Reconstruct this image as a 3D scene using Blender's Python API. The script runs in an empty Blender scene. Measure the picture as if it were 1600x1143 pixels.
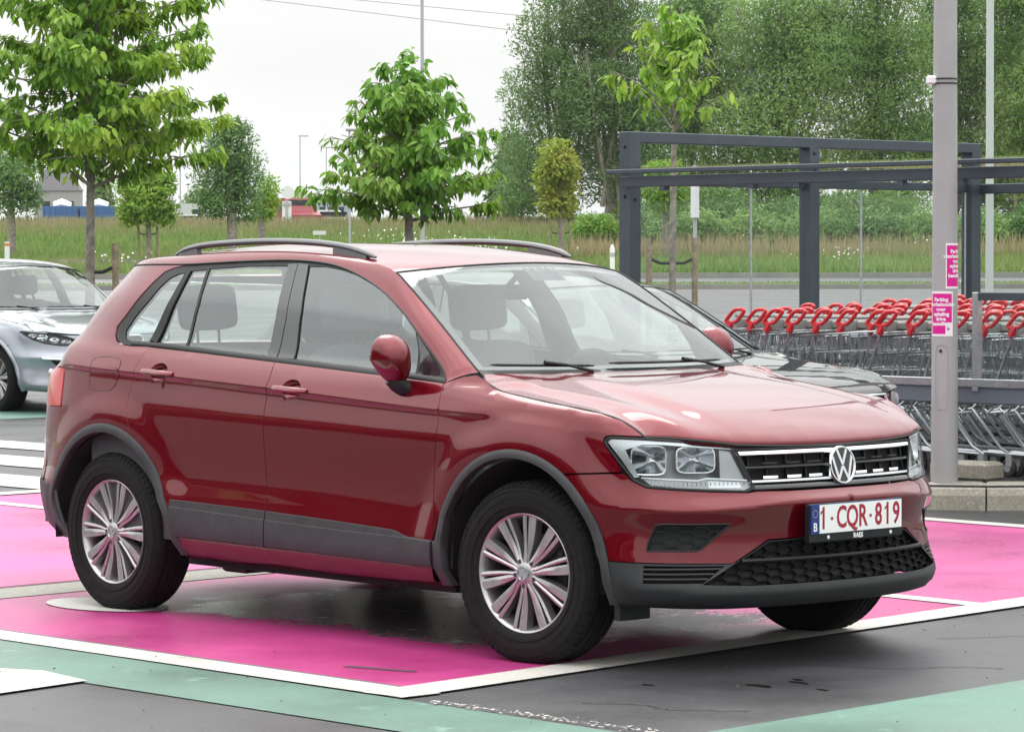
import bpy, bmesh, math, random
import numpy as np
from mathutils import Vector, Matrix
from mathutils.geometry import delaunay_2d_cdt
R = math.radians
random.seed(7); rng = np.random.default_rng(7)
sc = bpy.context.scene
COL = sc.collection
# ------------------------------------------------------------------ camera
CAMP = np.array([10.6237, -9.5154, 1.5679]); YAW, PIT, ROL, FPX = 2.3954, -.0329, -.002, 5144.97
camd = bpy.data.cameras.new('camera'); cam = bpy.data.objects.new('camera', camd); COL.objects.link(cam)
camd.sensor_width = 36; camd.lens = FPX/1600*36; camd.clip_start = .1; camd.clip_end = 3000
_dv = np.array([math.cos(YAW)*math.cos(PIT), math.sin(YAW)*math.cos(PIT), math.sin(PIT)])
_r = np.array([math.sin(YAW), -math.cos(YAW), 0]); _u = np.cross(_r, _dv)
_r2 = _r*math.cos(ROL) + _u*math.sin(ROL); _u2 = -_r*math.sin(ROL) + _u*math.cos(ROL)
M = Matrix(((_r2[0], _u2[0], -_dv[0], CAMP[0]), (_r2[1], _u2[1], -_dv[1], CAMP[1]), (_r2[2], _u2[2], -_dv[2], CAMP[2]), (0, 0, 0, 1)))
cam.matrix_world = M; sc.camera = cam
# ------------------------------------------------------------------ overcast sky
SUN_AZ, SUN_EL = R(150), R(52)      # direction towards the veiled sun
world = bpy.data.worlds.new('World'); sc.world = world; world.use_nodes = True
nt = world.node_tree; nt.nodes.clear()
def N(t, **k):
    n = nt.nodes.new(t)
    for a, b in k.items(): setattr(n, a, b)
    return n
wo = N('ShaderNodeOutputWorld'); bg = N('ShaderNodeBackground')
sky = N('ShaderNodeTexSky', sky_type='NISHITA', sun_disc=False, sun_elevation=SUN_EL, sun_rotation=math.pi/2 - SUN_AZ, air_density=1.0, dust_density=4.0, ozone_density=1.0)
tc = N('ShaderNodeTexCoord'); sep = N('ShaderNodeSeparateXYZ'); nt.links.new(tc.outputs['Generated'], sep.inputs[0])
ramp = N('ShaderNodeFloatCurve')     # overcast: pale grey horizon, about four times brighter overhead
cv = ramp.mapping.curves[0]; cv.points[0].location = (0, .240); cv.points[1].location = (1, 1.0); cv.points.new(.10, .29); cv.points.new(.35, .47); ramp.mapping.update()
nt.links.new(sep.outputs['Z'], ramp.inputs['Value'])
mp = N('ShaderNodeMapping'); mp.inputs['Scale'].default_value = (1, 1, 3.2); nt.links.new(tc.outputs['Generated'], mp.inputs[0])
nz = N('ShaderNodeTexNoise'); nz.inputs['Scale'].default_value = 2.2; nz.inputs['Detail'].default_value = 5; nz.inputs['Roughness'].default_value = .5
nt.links.new(mp.outputs[0], nz.inputs['Vector'])
cr = N('ShaderNodeMapRange'); cr.inputs['From Min'].default_value = .3; cr.inputs['From Max'].default_value = .7; cr.inputs['To Min'].default_value = .80; cr.inputs['To Max'].default_value = 1.16
nt.links.new(nz.outputs['Fac'], cr.inputs['Value'])
m3 = N('ShaderNodeMath', operation='MULTIPLY'); m3.inputs[1].default_value = 34.0; nt.links.new(ramp.outputs[0], m3.inputs[0])
mu = N('ShaderNodeMath', operation='MULTIPLY'); nt.links.new(m3.outputs[0], mu.inputs[0]); nt.links.new(cr.outputs[0], mu.inputs[1])
cl = N('ShaderNodeVectorMath', operation='SCALE'); cl.inputs[0].default_value = (.985, 1.0, .995); nt.links.new(mu.outputs[0], cl.inputs['Scale'])
mx = N('ShaderNodeMix', data_type='RGBA'); mx.inputs['Factor'].default_value = .92
nt.links.new(sky.outputs[0], mx.inputs['A']); nt.links.new(cl.outputs[0], mx.inputs['B'])
nt.links.new(mx.outputs['Result'], bg.inputs['Color']); bg.inputs['Strength'].default_value = .1
nt.links.new(bg.outputs[0], wo.inputs[0])
sund = bpy.data.lights.new('sun', 'SUN'); sun = bpy.data.objects.new('sun', sund); COL.objects.link(sun)
sund.energy = .8; sund.angle = R(30); sund.color = (1, .97, .92)
sun.rotation_euler = Vector((math.cos(SUN_AZ)*math.cos(SUN_EL), math.sin(SUN_AZ)*math.cos(SUN_EL), math.sin(SUN_EL))).to_track_quat('Z', 'Y').to_euler()
sun.location = (0, 0, 30)
vs = sc.view_settings; sc.display_settings.display_device = 'sRGB'; vs.view_transform = 'Standard'; vs.look = 'None'; vs.exposure = .25; vs.gamma = 1; vs.use_curve_mapping = False
sc.render.engine = 'CYCLES'; sc.cycles.use_denoising = True; sc.cycles.max_bounces = 6; sc.cycles.transparent_max_bounces = 16; sc.cycles.glossy_bounces = 5; sc.cycles.transmission_bounces = 6
sc.cycles.caustics_reflective = False; sc.cycles.caustics_refractive = False
# ------------------------------------------------------------------ materials
MATS = {}
def mat(name, col, rough=.5, metal=0., noise=None, bump=None, spec=.5, coat=0., coat_rough=.03, emit=None, trans=None, col2=None, flake=False):
    m = bpy.data.materials.new(name); m.use_nodes = True; t = m.node_tree; b = t.nodes['Principled BSDF']
    b.inputs['Base Color'].default_value = (*col, 1); b.inputs['Roughness'].default_value = rough; b.inputs['Metallic'].default_value = metal
    b.inputs['Specular IOR Level'].default_value = spec
    b.inputs['Coat Weight'].default_value = coat; b.inputs['Coat Roughness'].default_value = coat_rough
    tcn = None
    if noise or bump:
        tcn = t.nodes.new('ShaderNodeTexCoord')
    if noise:      # (scale, strength, [detail])
        n = t.nodes.new('ShaderNodeTexNoise'); n.inputs['Scale'].default_value = noise[0]; n.inputs['Detail'].default_value = noise[2] if len(noise) > 2 else 4
        n.inputs['Roughness'].default_value = .6
        t.links.new(tcn.outputs['Object'], n.inputs['Vector'])
        x = t.nodes.new('ShaderNodeMix'); x.data_type = 'RGBA'; c2 = col2 if col2 else tuple(c*(1-noise[1]) for c in col); c1 = col if col2 else tuple(min(1, c*(1+noise[1])) for c in col)
        x.inputs['A'].default_value = (*c2, 1); x.inputs['B'].default_value = (*c1, 1)
        rr = t.nodes.new('ShaderNodeMapRange'); rr.inputs['From Min'].default_value = .35; rr.inputs['From Max'].default_value = .65
        t.links.new(n.outputs['Fac'], rr.inputs['Value']); t.links.new(rr.outputs[0], x.inputs['Factor']); t.links.new(x.outputs['Result'], b.inputs['Base Color'])
    if bump:       # (scale, strength)
        n = t.nodes.new('ShaderNodeTexNoise'); n.inputs['Scale'].default_value = bump[0]; n.inputs['Detail'].default_value = 3
        t.links.new(tcn.outputs['Object'], n.inputs['Vector'])
        bp = t.nodes.new('ShaderNodeBump'); bp.inputs['Strength'].default_value = bump[1]; bp.inputs['Distance'].default_value = .01
        t.links.new(n.outputs['Fac'], bp.inputs['Height']); t.links.new(bp.outputs[0], b.inputs['Normal'])
    if emit: b.inputs['Emission Color'].default_value = (*emit[0], 1); b.inputs['Emission Strength'].default_value = emit[1]
    MATS[name] = m
    return m
def glass_mat(name, tint, ior=1.5, rough=0.0, refl=(1, 1, 1)):
    m = bpy.data.materials.new(name); m.use_nodes = True; t = m.node_tree; t.nodes.clear()
    o = t.nodes.new('ShaderNodeOutputMaterial'); mxs = t.nodes.new('ShaderNodeMixShader'); tr = t.nodes.new('ShaderNodeBsdfTransparent'); gl = t.nodes.new('ShaderNodeBsdfGlossy'); fr = t.nodes.new('ShaderNodeFresnel')
    tr.inputs[0].default_value = (*tint, 1); gl.inputs[0].default_value = (*refl, 1); gl.inputs['Roughness'].default_value = rough; fr.inputs[0].default_value = ior
    ge = t.nodes.new('ShaderNodeNewGeometry'); im = t.nodes.new('ShaderNodeMapRange'); im.inputs['To Min'].default_value = ior; im.inputs['To Max'].default_value = 1/ior; t.links.new(ge.outputs['Backfacing'], im.inputs['Value']); t.links.new(im.outputs[0], fr.inputs[0])   # a thin sheet reflects alike from both sides
    t.links.new(fr.outputs[0], mxs.inputs[0]); t.links.new(tr.outputs[0], mxs.inputs[1]); t.links.new(gl.outputs[0], mxs.inputs[2]); t.links.new(mxs.outputs[0], o.inputs[0])
    MATS[name] = m
    return m
def paint_mat(name, col, metal=.35, rough=.42, dirt=None):
    """metallic car paint under clear coat, with fine flakes and a film of road dust low on the body"""
    m = mat(name, col, rough, metal, coat=1.0, coat_rough=.02, spec=0.); t = m.node_tree; b = t.nodes['Principled BSDF']
    b.inputs['Coat IOR'].default_value = 1.56
    tcn = t.nodes.new('ShaderNodeTexCoord')
    n = t.nodes.new('ShaderNodeTexVoronoi'); n.inputs['Scale'].default_value = 900; t.links.new(tcn.outputs['Object'], n.inputs['Vector'])
    x = t.nodes.new('ShaderNodeMix'); x.data_type = 'RGBA'; x.inputs['A'].default_value = (*[c*.75 for c in col], 1); x.inputs['B'].default_value = (*[min(1, c*1.35) for c in col], 1)
    t.links.new(n.outputs['Color'], x.inputs['Factor'])
    d = t.nodes.new('ShaderNodeTexNoise'); d.inputs['Scale'].default_value = 9; d.inputs['Detail'].default_value = 6; t.links.new(tcn.outputs['Object'], d.inputs['Vector'])
    se = t.nodes.new('ShaderNodeSeparateXYZ'); t.links.new(tcn.outputs['Object'], se.inputs[0])
    mr = t.nodes.new('ShaderNodeMapRange'); mr.inputs['From Min'].default_value = .44; mr.inputs['From Max'].default_value = .27; mr.inputs['To Min'].default_value = 0; mr.inputs['To Max'].default_value = 1.1
    t.links.new(se.outputs['Z'], mr.inputs['Value'])
    mm = t.nodes.new('ShaderNodeMath'); mm.operation = 'MULTIPLY'; t.links.new(mr.outputs[0], mm.inputs[0]); t.links.new(d.outputs['Fac'], mm.inputs[1])
    x2 = t.nodes.new('ShaderNodeMix'); x2.data_type = 'RGBA'; x2.inputs['B'].default_value = (*(dirt or (.16, .12, .11)), 1); t.links.new(x.outputs['Result'], x2.inputs['A']); t.links.new(mm.outputs[0], x2.inputs['Factor'])
    t.links.new(x2.outputs['Result'], b.inputs['Base Color'])
    cw = t.nodes.new('ShaderNodeMapRange'); cw.inputs['To Min'].default_value = 1; cw.inputs['To Max'].default_value = .25; t.links.new(mm.outputs[0], cw.inputs['Value']); t.links.new(cw.outputs[0], b.inputs['Coat Weight'])
    return m
# ------------------------------------------------------------------ object helpers
def tag(o, label=None, cat=None, group=None, kind=None):
    if label: o['label'] = label
    if cat: o['category'] = cat
    if group: o['group'] = group
    if kind: o['kind'] = kind
    return o
def empty(name, loc=(0, 0, 0), rz=0, parent=None):
    o = bpy.data.objects.new(name, None); COL.objects.link(o); o.location = loc; o.rotation_euler = (0, 0, rz); o.parent = parent; o.empty_display_size = .2
    return o
def mobj(name, verts, faces, m, parent=None, smooth=False, normals=None, loc=None):
    me = bpy.data.meshes.new(name); me.from_pydata([tuple(map(float, v)) for v in verts], [], [tuple(int(i) for i in f) for f in faces])
    if smooth: me.polygons.foreach_set('use_smooth', [True]*len(me.polygons))
    if m is not None: me.materials.append(MATS[m] if isinstance(m, str) else m)
    if normals is not None: me.normals_split_custom_set_from_vertices([tuple(map(float, n)) for n in normals])
    me.update()
    o = bpy.data.objects.new(name, me); COL.objects.link(o); o.parent = parent
    if loc is not None: o.location = loc
    return o
def inst(name, me, parent=None, loc=(0, 0, 0), rot=(0, 0, 0), scale=(1, 1, 1)):
    o = bpy.data.objects.new(name, me); COL.objects.link(o); o.parent = parent; o.location = loc; o.rotation_euler = rot; o.scale = scale
    return o
def copy_tree(o, parent=None):
    c = o.copy(); COL.objects.link(c); c.parent = parent
    for ch in o.children: copy_tree(ch, c)
    return c
class MB:
    """collects shapes into one mesh"""
    def __init__(s): s.v = []; s.f = []
    def add(s, v, f):
        n = len(s.v); s.v += [tuple(map(float, p)) for p in v]; s.f += [tuple(i + n for i in q) for q in f]; return s
    def box(s, c, d, rz=0, bev=0):
        x, y, z = d[0]/2, d[1]/2, d[2]/2
        if bev <= 0:
            P = [(-x,-y,-z),(x,-y,-z),(x,y,-z),(-x,y,-z),(-x,-y,z),(x,-y,z),(x,y,z),(-x,y,z)]
            F = [(0,3,2,1),(4,5,6,7),(0,1,5,4),(1,2,6,5),(2,3,7,6),(3,0,4,7)]
        else:
            P = []; b = bev
            for zz, i in ((-z, b), (-z+b, 0), (z-b, 0), (z, b)):
                P += [(-x+i,-y+i,zz),(x-i,-y+i,zz),(x-i,y-i,zz),(-x+i,y-i,zz)]
            F = [(0,3,2,1),(12,13,14,15)]
            for l in range(3):
                for k in range(4): F.append((l*4+k, l*4+(k+1)%4, l*4+4+(k+1)%4, l*4+4+k))
        cs, sn = math.cos(rz), math.sin(rz)
        return s.add([(c[0]+p[0]*cs-p[1]*sn, c[1]+p[0]*sn+p[1]*cs, c[2]+p[2]) for p in P], F)
    def tube(s, pts, r, n=8, cap=True, flat=1.0):
        pts = [np.array(p, float) for p in pts]; rr = r if hasattr(r, '__len__') else [r]*len(pts)
        rings = []; up = np.array([0, 0, 1.]); prev = None
        for i, p in enumerate(pts):
            t = pts[min(i+1, len(pts)-1)] - pts[max(i-1, 0)]; t = t/(np.linalg.norm(t)+1e-12)
            a = up if abs(t[2]) < .95 else np.array([1., 0, 0])
            if prev is None: x = np.cross(a, t)
            else: x = prev - t*(prev@t)
            x /= np.linalg.norm(x)+1e-12; y = np.cross(t, x); prev = x
            rings.append([p + rr[i]*(x*math.cos(2*math.pi*k/n) + y*flat*math.sin(2*math.pi*k/n)) for k in range(n)])
        V = [q for rg in rings for q in rg]; F = []
        for i in range(len(pts)-1):
            for k in range(n): F.append((i*n+k, i*n+(k+1)%n, (i+1)*n+(k+1)%n, (i+1)*n+k))
        if cap: F += [tuple(range(n-1, -1, -1)), tuple((len(pts)-1)*n+k for k in range(n))]
        return s.add(V, F)
    def lathe(s, prof, n=24, axis='z', c=(0, 0, 0), a0=0, a1=2*math.pi):
        full = abs(a1-a0-2*math.pi) < 1e-6; m = n if full else n+1
        V = []
        for k in range(m):
            a = a0 + (a1-a0)*k/n; ca, sa = math.cos(a), math.sin(a)
            for r_, h in prof:
                if axis == 'z': V.append((c[0]+r_*ca, c[1]+r_*sa, c[2]+h))
                elif axis == 'y': V.append((c[0]+r_*ca, c[1]+h, c[2]+r_*sa))
                else: V.append((c[0]+h, c[1]+r_*ca, c[2]+r_*sa))
        L = len(prof); F = []
        for k in range(n):
            k2 = (k+1) % m
            for j in range(L-1): F.append((k*L+j, k2*L+j, k2*L+j+1, k*L+j+1))
        return s.add(V, F)
    def prism(s, poly, z0, z1):
        n = len(poly); V = [(p[0], p[1], z0) for p in poly] + [(p[0], p[1], z1) for p in poly]
        return s.add(V, [tuple(range(n-1, -1, -1)), tuple(range(n, 2*n))] + [(k, (k+1) % n, n+(k+1) % n, n+k) for k in range(n)])
    def build(s, name, m, parent=None, smooth=False, loc=None, recalc=False, bevel=0):
        o = mobj(name, s.v, s.f, m, parent, smooth, loc=loc)
        if recalc:
            bm = bmesh.new(); bm.from_mesh(o.data); bmesh.ops.recalc_face_normals(bm, faces=bm.faces); bm.to_mesh(o.data); bm.free()
        if smooth: edge_split(o.data)
        return o
def edge_split(me, ang=40):
    """mark sharp edges by angle (smooth shading keeps crisp edges)"""
    bm = bmesh.new(); bm.from_mesh(me)
    for e in bm.edges:
        if len(e.link_faces) == 2 and e.calc_face_angle(0) > R(ang): e.smooth = False
    bm.to_mesh(me); bm.free()
def text_mesh(s, size, m, name, parent, mw, bold=0.0, extrude=.0006, spacing=1.0, xs=1.0):
    """lettering as a mesh; mw maps the text plane (x right, y up, z out) to the parent"""
    cu = bpy.data.curves.new(name, 'FONT'); cu.body = s; cu.size = size; cu.align_x = 'CENTER'; cu.align_y = 'CENTER'; cu.extrude = extrude; cu.offset = bold; cu.space_character = spacing; cu.resolution_u = 3
    o = bpy.data.objects.new(name, cu); COL.objects.link(o)
    dg = bpy.context.evaluated_depsgraph_get(); me = bpy.data.meshes.new_from_object(o.evaluated_get(dg)); bpy.data.objects.remove(o); bpy.data.curves.remove(cu)
    me.transform(mw @ Matrix.Diagonal((xs, 1, 1, 1))); me.materials.clear(); me.materials.append(MATS[m])
    o = bpy.data.objects.new(name, me); COL.objects.link(o); o.parent = parent
    return o
def pip(px, py, poly):
    """vectorised point in polygon"""
    inside = np.zeros(len(px), bool); n = len(poly)
    for i in range(n):
        x0, y0 = poly[i]; x1, y1 = poly[(i+1) % n]
        if y0 == y1: continue
        c = ((y0 > py) != (y1 > py)) & (px < (x1-x0)*(py-y0)/(y1-y0) + x0)
        inside ^= c
    return inside
def resample(poly, step, closed=True):
    out = []; n = len(poly)
    for i in range(n if closed else n-1):
        a = np.array(poly[i], float); b = np.array(poly[(i+1) % n], float); k = max(1, int(math.ceil(np.linalg.norm(b-a)/step)))
        for j in range(k): out.append(a + (b-a)*j/k)
    if not closed: out.append(np.array(poly[-1], float))
    return np.array(out)
def smooth_line(pts, n=6):
    return [tuple(p) for p in catmull(pts, n)]
def dist_poly(P, poly):
    d = np.full(len(P), 9.); n = len(poly)
    for i in range(n):
        a = poly[i]; e = poly[(i+1) % n] - a; L = e@e + 1e-12
        t = np.clip(((P - a)@e)/L, 0, 1); d = np.minimum(d, np.hypot(*(P - a - t[:, None]*e).T))
    return d
def surf_normals(fn, ab, e=.004):
    a, b = ab[:, 0], ab[:, 1]
    n = np.cross(fn(a+e, b) - fn(a-e, b), fn(a, b+e) - fn(a, b-e)); n /= np.linalg.norm(n, axis=1)[:, None] + 1e-12
    return n
def panel(name, outline, fn, m, parent, step=.03, holes=(), flange=.012, flip=True, both=False, shrink=0., label=None, lines=()):
    """sheet-metal panel: outline in the surface's own parameters, filled with a dense net lying on the surface, edges folded in"""
    ol = np.array(outline, float)
    area = .5*np.sum(ol[:, 0]*np.roll(ol[:, 1], -1) - np.roll(ol[:, 0], -1)*ol[:, 1])
    if area < 0: ol = ol[::-1]
    def shr(P, s):
        if s == 0: return P
        e = np.roll(P, -1, 0) - P; e /= np.linalg.norm(e, axis=1)[:, None] + 1e-12
        nn = np.stack([-e[:, 1], e[:, 0]], 1); q = nn + np.roll(nn, 1, 0); q /= np.maximum(np.linalg.norm(q, axis=1)[:, None], .3)
        return P + q*s
    ol = resample(ol, step); ol = shr(ol, shrink)
    hs = [resample(np.array(h, float), step) for h in holes]
    lo, hi = ol.min(0), ol.max(0)
    gx, gy = np.meshgrid(np.arange(lo[0]+step/2, hi[0], step), np.arange(lo[1]+step/2, hi[1], step))
    gx = gx + (np.arange(gx.shape[0]) % 2)[:, None]*step/2
    G = np.stack([gx.ravel(), gy.ravel()], 1)
    G = G[pip(G[:, 0], G[:, 1], ol)]
    if len(G): G = G[dist_poly(G, ol) > step*.45]
    for h in hs:
        if len(G): G = G[~pip(G[:, 0], G[:, 1], h)]
        if len(G): G = G[dist_poly(G, h) > step*.45]
    extra = []; eedges = []
    for ln in lines:           # feature lines (creases) that the net must follow
        q = resample(ln, step*.7, False); ok = pip(q[:, 0], q[:, 1], ol) & (dist_poly(q, ol) > step*.25)
        for h in hs: ok &= ~pip(q[:, 0], q[:, 1], h) & (dist_poly(q, h) > step*.25)
        if len(G):
            dmin = np.full(len(G), 9.)
            for a_, b_ in zip(q[:-1], q[1:]):
                e_ = b_ - a_; t_ = np.clip(((G - a_)@e_)/(e_@e_ + 1e-12), 0, 1); dmin = np.minimum(dmin, np.hypot(*(G - a_ - t_[:, None]*e_).T))
            G = G[dmin > step*.40]
        extra.append(q[ok])
    pts = np.vstack([ol] + hs + [e_ for e_ in extra if len(e_)] + ([G] if len(G) else [])); edges = []; s0 = 0
    for L in [ol] + hs:
        edges += [(s0+i, s0+(i+1) % len(L)) for i in range(len(L))]; s0 += len(L)
    for L in extra:
        for i in range(len(L)-1):
            if np.linalg.norm(L[i+1]-L[i]) < step*.9: edges.append((s0+i, s0+i+1))
        s0 += len(L)
    V, E, F, *_ = delaunay_2d_cdt([Vector(p) for p in pts], edges, [], 0, 1e-7)
    V = np.array([tuple(v) for v in V]); F = [f for f in F]
    cen = np.array([V[list(f)].mean(0) for f in F]); keep = pip(cen[:, 0], cen[:, 1], ol)
    for h in hs: keep &= ~pip(cen[:, 0], cen[:, 1], h)
    F = [f for f, k in zip(F, keep) if k]
    P = fn(V[:, 0], V[:, 1]); Nn = surf_normals(fn, V)
    if flip: Nn = -Nn
    f0 = F[len(F)//2]; g = np.cross(P[f0[1]]-P[f0[0]], P[f0[2]]-P[f0[0]])
    if g@Nn[f0[0]] < 0: F = [f[::-1] for f in F]
    VV = list(P); NN = list(Nn); FF = [tuple(f) for f in F]
    if flange:
        for L, sgn in [(ol, 1)] + [(h, -1 if .5*np.sum(h[:, 0]*np.roll(h[:, 1], -1) - np.roll(h[:, 0], -1)*h[:, 1]) > 0 else 1) for h in hs]:
            A = fn(L[:, 0], L[:, 1]); nA = surf_normals(fn, L); nA = -nA if flip else nA
            B = A - nA*flange; n = len(A); s0 = len(VV)
            tn = np.roll(A, -1, 0) - np.roll(A, 1, 0); side = np.cross(tn, nA); side /= np.linalg.norm(side, axis=1)[:, None] + 1e-12
            cA = A.mean(0)
            if np.sum((A - cA)*side) < 0: side = -side
            side = side*sgn if sgn == 1 else -side
            VV += list(A) + list(B); NN += list(side*.8 + nA*.6) + list(side)
            q = [(s0+i, s0+(i+1) % n, s0+n+(i+1) % n, s0+n+i) for i in range(n)]
            f = q[0]; gg = np.cross(VV[f[1]]-VV[f[0]], VV[f[2]]-VV[f[0]])
            if gg@side[0] < 0: q = [x[::-1] for x in q]
            FF += q
    VV = np.array(VV); NN = np.array(NN)
    o = mobj(name, VV, FF, m, parent, True, NN)
    if label: o['label'] = label
    if both:
        o2 = mobj(name, VV*[1, -1, 1], [f[::-1] for f in FF], m, parent, True, NN*[1, -1, 1])
        if label: o2['label'] = label
        return o, o2
    return o
# ------------------------------------------------------------------ car body surface
def pchip_slopes(x, y):
    h = np.diff(x); dl = np.diff(y) / h
    m = np.zeros_like(y)
    for i in range(1, len(x) - 1):
        if dl[i-1] * dl[i] > 0:
            w1 = 2*h[i] + h[i-1]; w2 = h[i] + 2*h[i-1]
            m[i] = (w1 + w2) / (w1/dl[i-1] + w2/dl[i])
    m[0] = dl[0]; m[-1] = dl[-1]
    return m
def hermite(x, y, q):
    x = np.asarray(x, float); y = np.asarray(y, float); m = pchip_slopes(x, y)
    q = np.clip(q, x[0], x[-1]); i = np.clip(np.searchsorted(x, q) - 1, 0, len(x) - 2)
    h = x[i+1] - x[i]; t = (q - x[i]) / h
    return ((2*t**3 - 3*t**2 + 1)*y[i] + (t**3 - 2*t**2 + t)*h*m[i] + (-2*t**3 + 3*t**2)*y[i+1] + (t**3 - t**2)*h*m[i+1])
def catmull(P, n=40):
    P = np.asarray(P, float); out = []
    P = np.vstack([2*P[0] - P[1], P, 2*P[-1] - P[-2]])
    for i in range(1, len(P) - 2):
        p0, p1, p2, p3 = P[i-1:i+3]
        t1 = np.linalg.norm(p1-p0)**.5; t2 = t1 + np.linalg.norm(p2-p1)**.5; t3 = t2 + np.linalg.norm(p3-p2)**.5
        t = np.linspace(t1, t2, n, endpoint=False)[:, None]
        A1 = (t1-t)/t1*p0 + t/t1*p1; A2 = (t2-t)/(t2-t1)*p1 + (t-t1)/(t2-t1)*p2; A3 = (t3-t)/(t3-t2)*p2 + (t-t2)/(t3-t2)*p3
        B1 = (t2-t)/t2*A1 + t/t2*A2; B2 = (t3-t)/(t3-t1)*A2 + (t-t1)/(t3-t1)*A3
        out.append((t2-t)/(t2-t1)*B1 + (t-t1)/(t2-t1)*B2)
    return np.vstack(out + [P[-2:-1]])
def gsmooth(a, s):
    k = np.exp(-.5*(np.arange(-4*s, 4*s+1)/s)**2); k /= k.sum(); n = len(k)//2
    lo = 2*a[0] - a[1:n+1][::-1]; hi = 2*a[-1] - a[-n-1:-1][::-1]
    return np.convolve(np.concatenate([lo, a, hi]), k, 'valid')
PLAN = [(2.255,0),(2.232,.30),(2.175,.52),(2.07,.70),(1.93,.83),(1.75,.893),(1.34,.918),(.88,.917),(0,.918),(-.9,.918),
        (-1.34,.915),(-1.75,.89),(-1.98,.82),(-2.13,.68),(-2.20,.45),(-2.236,0)]
_q = np.array(PLAN, float); _full = np.vstack([(_q*[1,-1])[4:0:-1], _q, (_q*[1,-1])[-2:-6:-1]])
_d = catmull(_full, 60); _a = np.concatenate([[0], np.cumsum(np.linalg.norm(np.diff(_d, axis=0), axis=1))])
_s = np.arange(0, _a[-1], .005); _d = np.stack([np.interp(_s, _a, _d[:, k]) for k in (0, 1)], 1)
_d = np.stack([gsmooth(_d[:, k], 12) for k in (0, 1)], 1)
_i0 = np.argmax(_d[:, 0]); _i1 = np.argmin(_d[:, 0])
_pl = _d[_i0:_i1+1]
PU = np.concatenate([[0], np.cumsum(np.linalg.norm(np.diff(_pl, axis=0), axis=1))])
_tn = np.gradient(_pl, axis=0); _tn /= np.linalg.norm(_tn, axis=1)[:, None]
PNX, PNY = _tn[:, 1].copy(), -_tn[:, 0].copy()      # outward normal of the half plan (y positive)
PX, PY = _pl[:, 0], _pl[:, 1]
UK = [0,.3,.53,.74,.93,1.12,1.53,1.99,2.87,3.77,4.21,4.62,4.87,5.07,5.76]
ROWS = [  # (z keys, inset keys) from the sill to the roof rail
 ([.235,.235,.235,.235,.235,.24,.24,.245,.25,.25,.26,.27,.29,.30,.30], [.12]*15),
 ([.255,.255,.255,.255,.262,.265,.27,.274,.275,.283,.285,.30,.33,.35,.36], [.02,.02,.02,.02,.02,.025,.03,.035,.035,.035,.03,.04,.05,.05,.05]),
 ([.313,.313,.313,.315,.333,.34,.345,.345,.358,.368,.37,.38,.40,.41,.42], [-.012,-.012,-.012,-.012,-.006,0,0,0,0,0,0,.008,.012,.012,.012]),
 ([.425,.425,.425,.425,.43,.44,.45,.45,.49,.52,.52,.535,.55,.555,.56], [.022,.022,.022,.02,.012,.008,.006,.004,.003,.003,.003,0,-.008,-.01,-.01]),
 ([.51,.51,.515,.52,.53,.54,.58,.60,.62,.63,.63,.64,.64,.65,.65], [.03,.03,.03,.028,.02,.012,.010,.012,.014,.014,.010,.008,.012,.012,.012]),
 ([.650,.648,.630,.620,.627,.635,.70,.74,.76,.77,.77,.77,.77,.77,.77], [.004,.004,.004,.003,.002,.003,.002,.004,.006,.006,.004,.008,.016,.018,.02]),
 ([.69,.69,.69,.695,.71,.74,.80,.84,.86,.88,.88,.88,.90,.90,.90], [.045,.042,.040,.036,.026,.012,0,0,0,0,0,.010,.026,.03,.03]),
 ([.85,.85,.852,.87,.888,.90,.935,.948,.987,1.032,1.053,1.07,1.045,1.05,1.05], [.075,.073,.070,.062,.050,.026,.012,.014,.016,.018,.018,.030,.048,.05,.05]),
 ([.865,.865,.867,.885,.903,.925,.95,.966,1.014,1.056,1.073,1.09,1.085,1.09,1.09], [.085,.082,.08,.072,.062,.032,.018,.006,.004,.006,.008,.028,.088,.09,.07]),
 ([.88,.88,.882,.90,.918,.966,1.012,1.055,1.10,1.14,1.158,1.165,1.16,1.16,1.16], [.10,.10,.10,.092,.078,.050,.042,.045,.048,.050,.048,.060,.145,.14,.10]),
 ([.90,.90,.90,.92,.938,.985,1.032,1.085,1.13,1.17,1.19,1.215,1.22,1.22,1.22], [.14,.14,.14,.13,.11,.090,.088,.078,.078,.078,.070,.112,.215,.19,.13]),
 ([1.1,1.1,1.1,1.12,1.14,1.18,1.24,1.28,1.33,1.37,1.39,1.38,1.37,1.37,1.37], [.5,.5,.5,.45,.4,.32,.22,.158,.158,.158,.158,.240,.352,.31,.22]),
 ([1.3,1.3,1.3,1.32,1.34,1.38,1.45,1.50,1.55,1.58,1.58,1.53,1.50,1.50,1.50], [.9,.9,.9,.8,.7,.55,.36,.282,.282,.282,.292,.400,.49,.45,.33]),
]
_RZ = np.stack([gsmooth(hermite(UK, z, PU), 10) for z, i in ROWS]); _RI = np.stack([gsmooth(hermite(UK, i, PU), 10) for z, i in ROWS])
AXF, AXR, WZ = 1.3405, -1.3405, .348
def sstep(a, b, x):
    t = np.clip((x - a)/(b - a), 0, 1); return t*t*(3 - 2*t)
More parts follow.
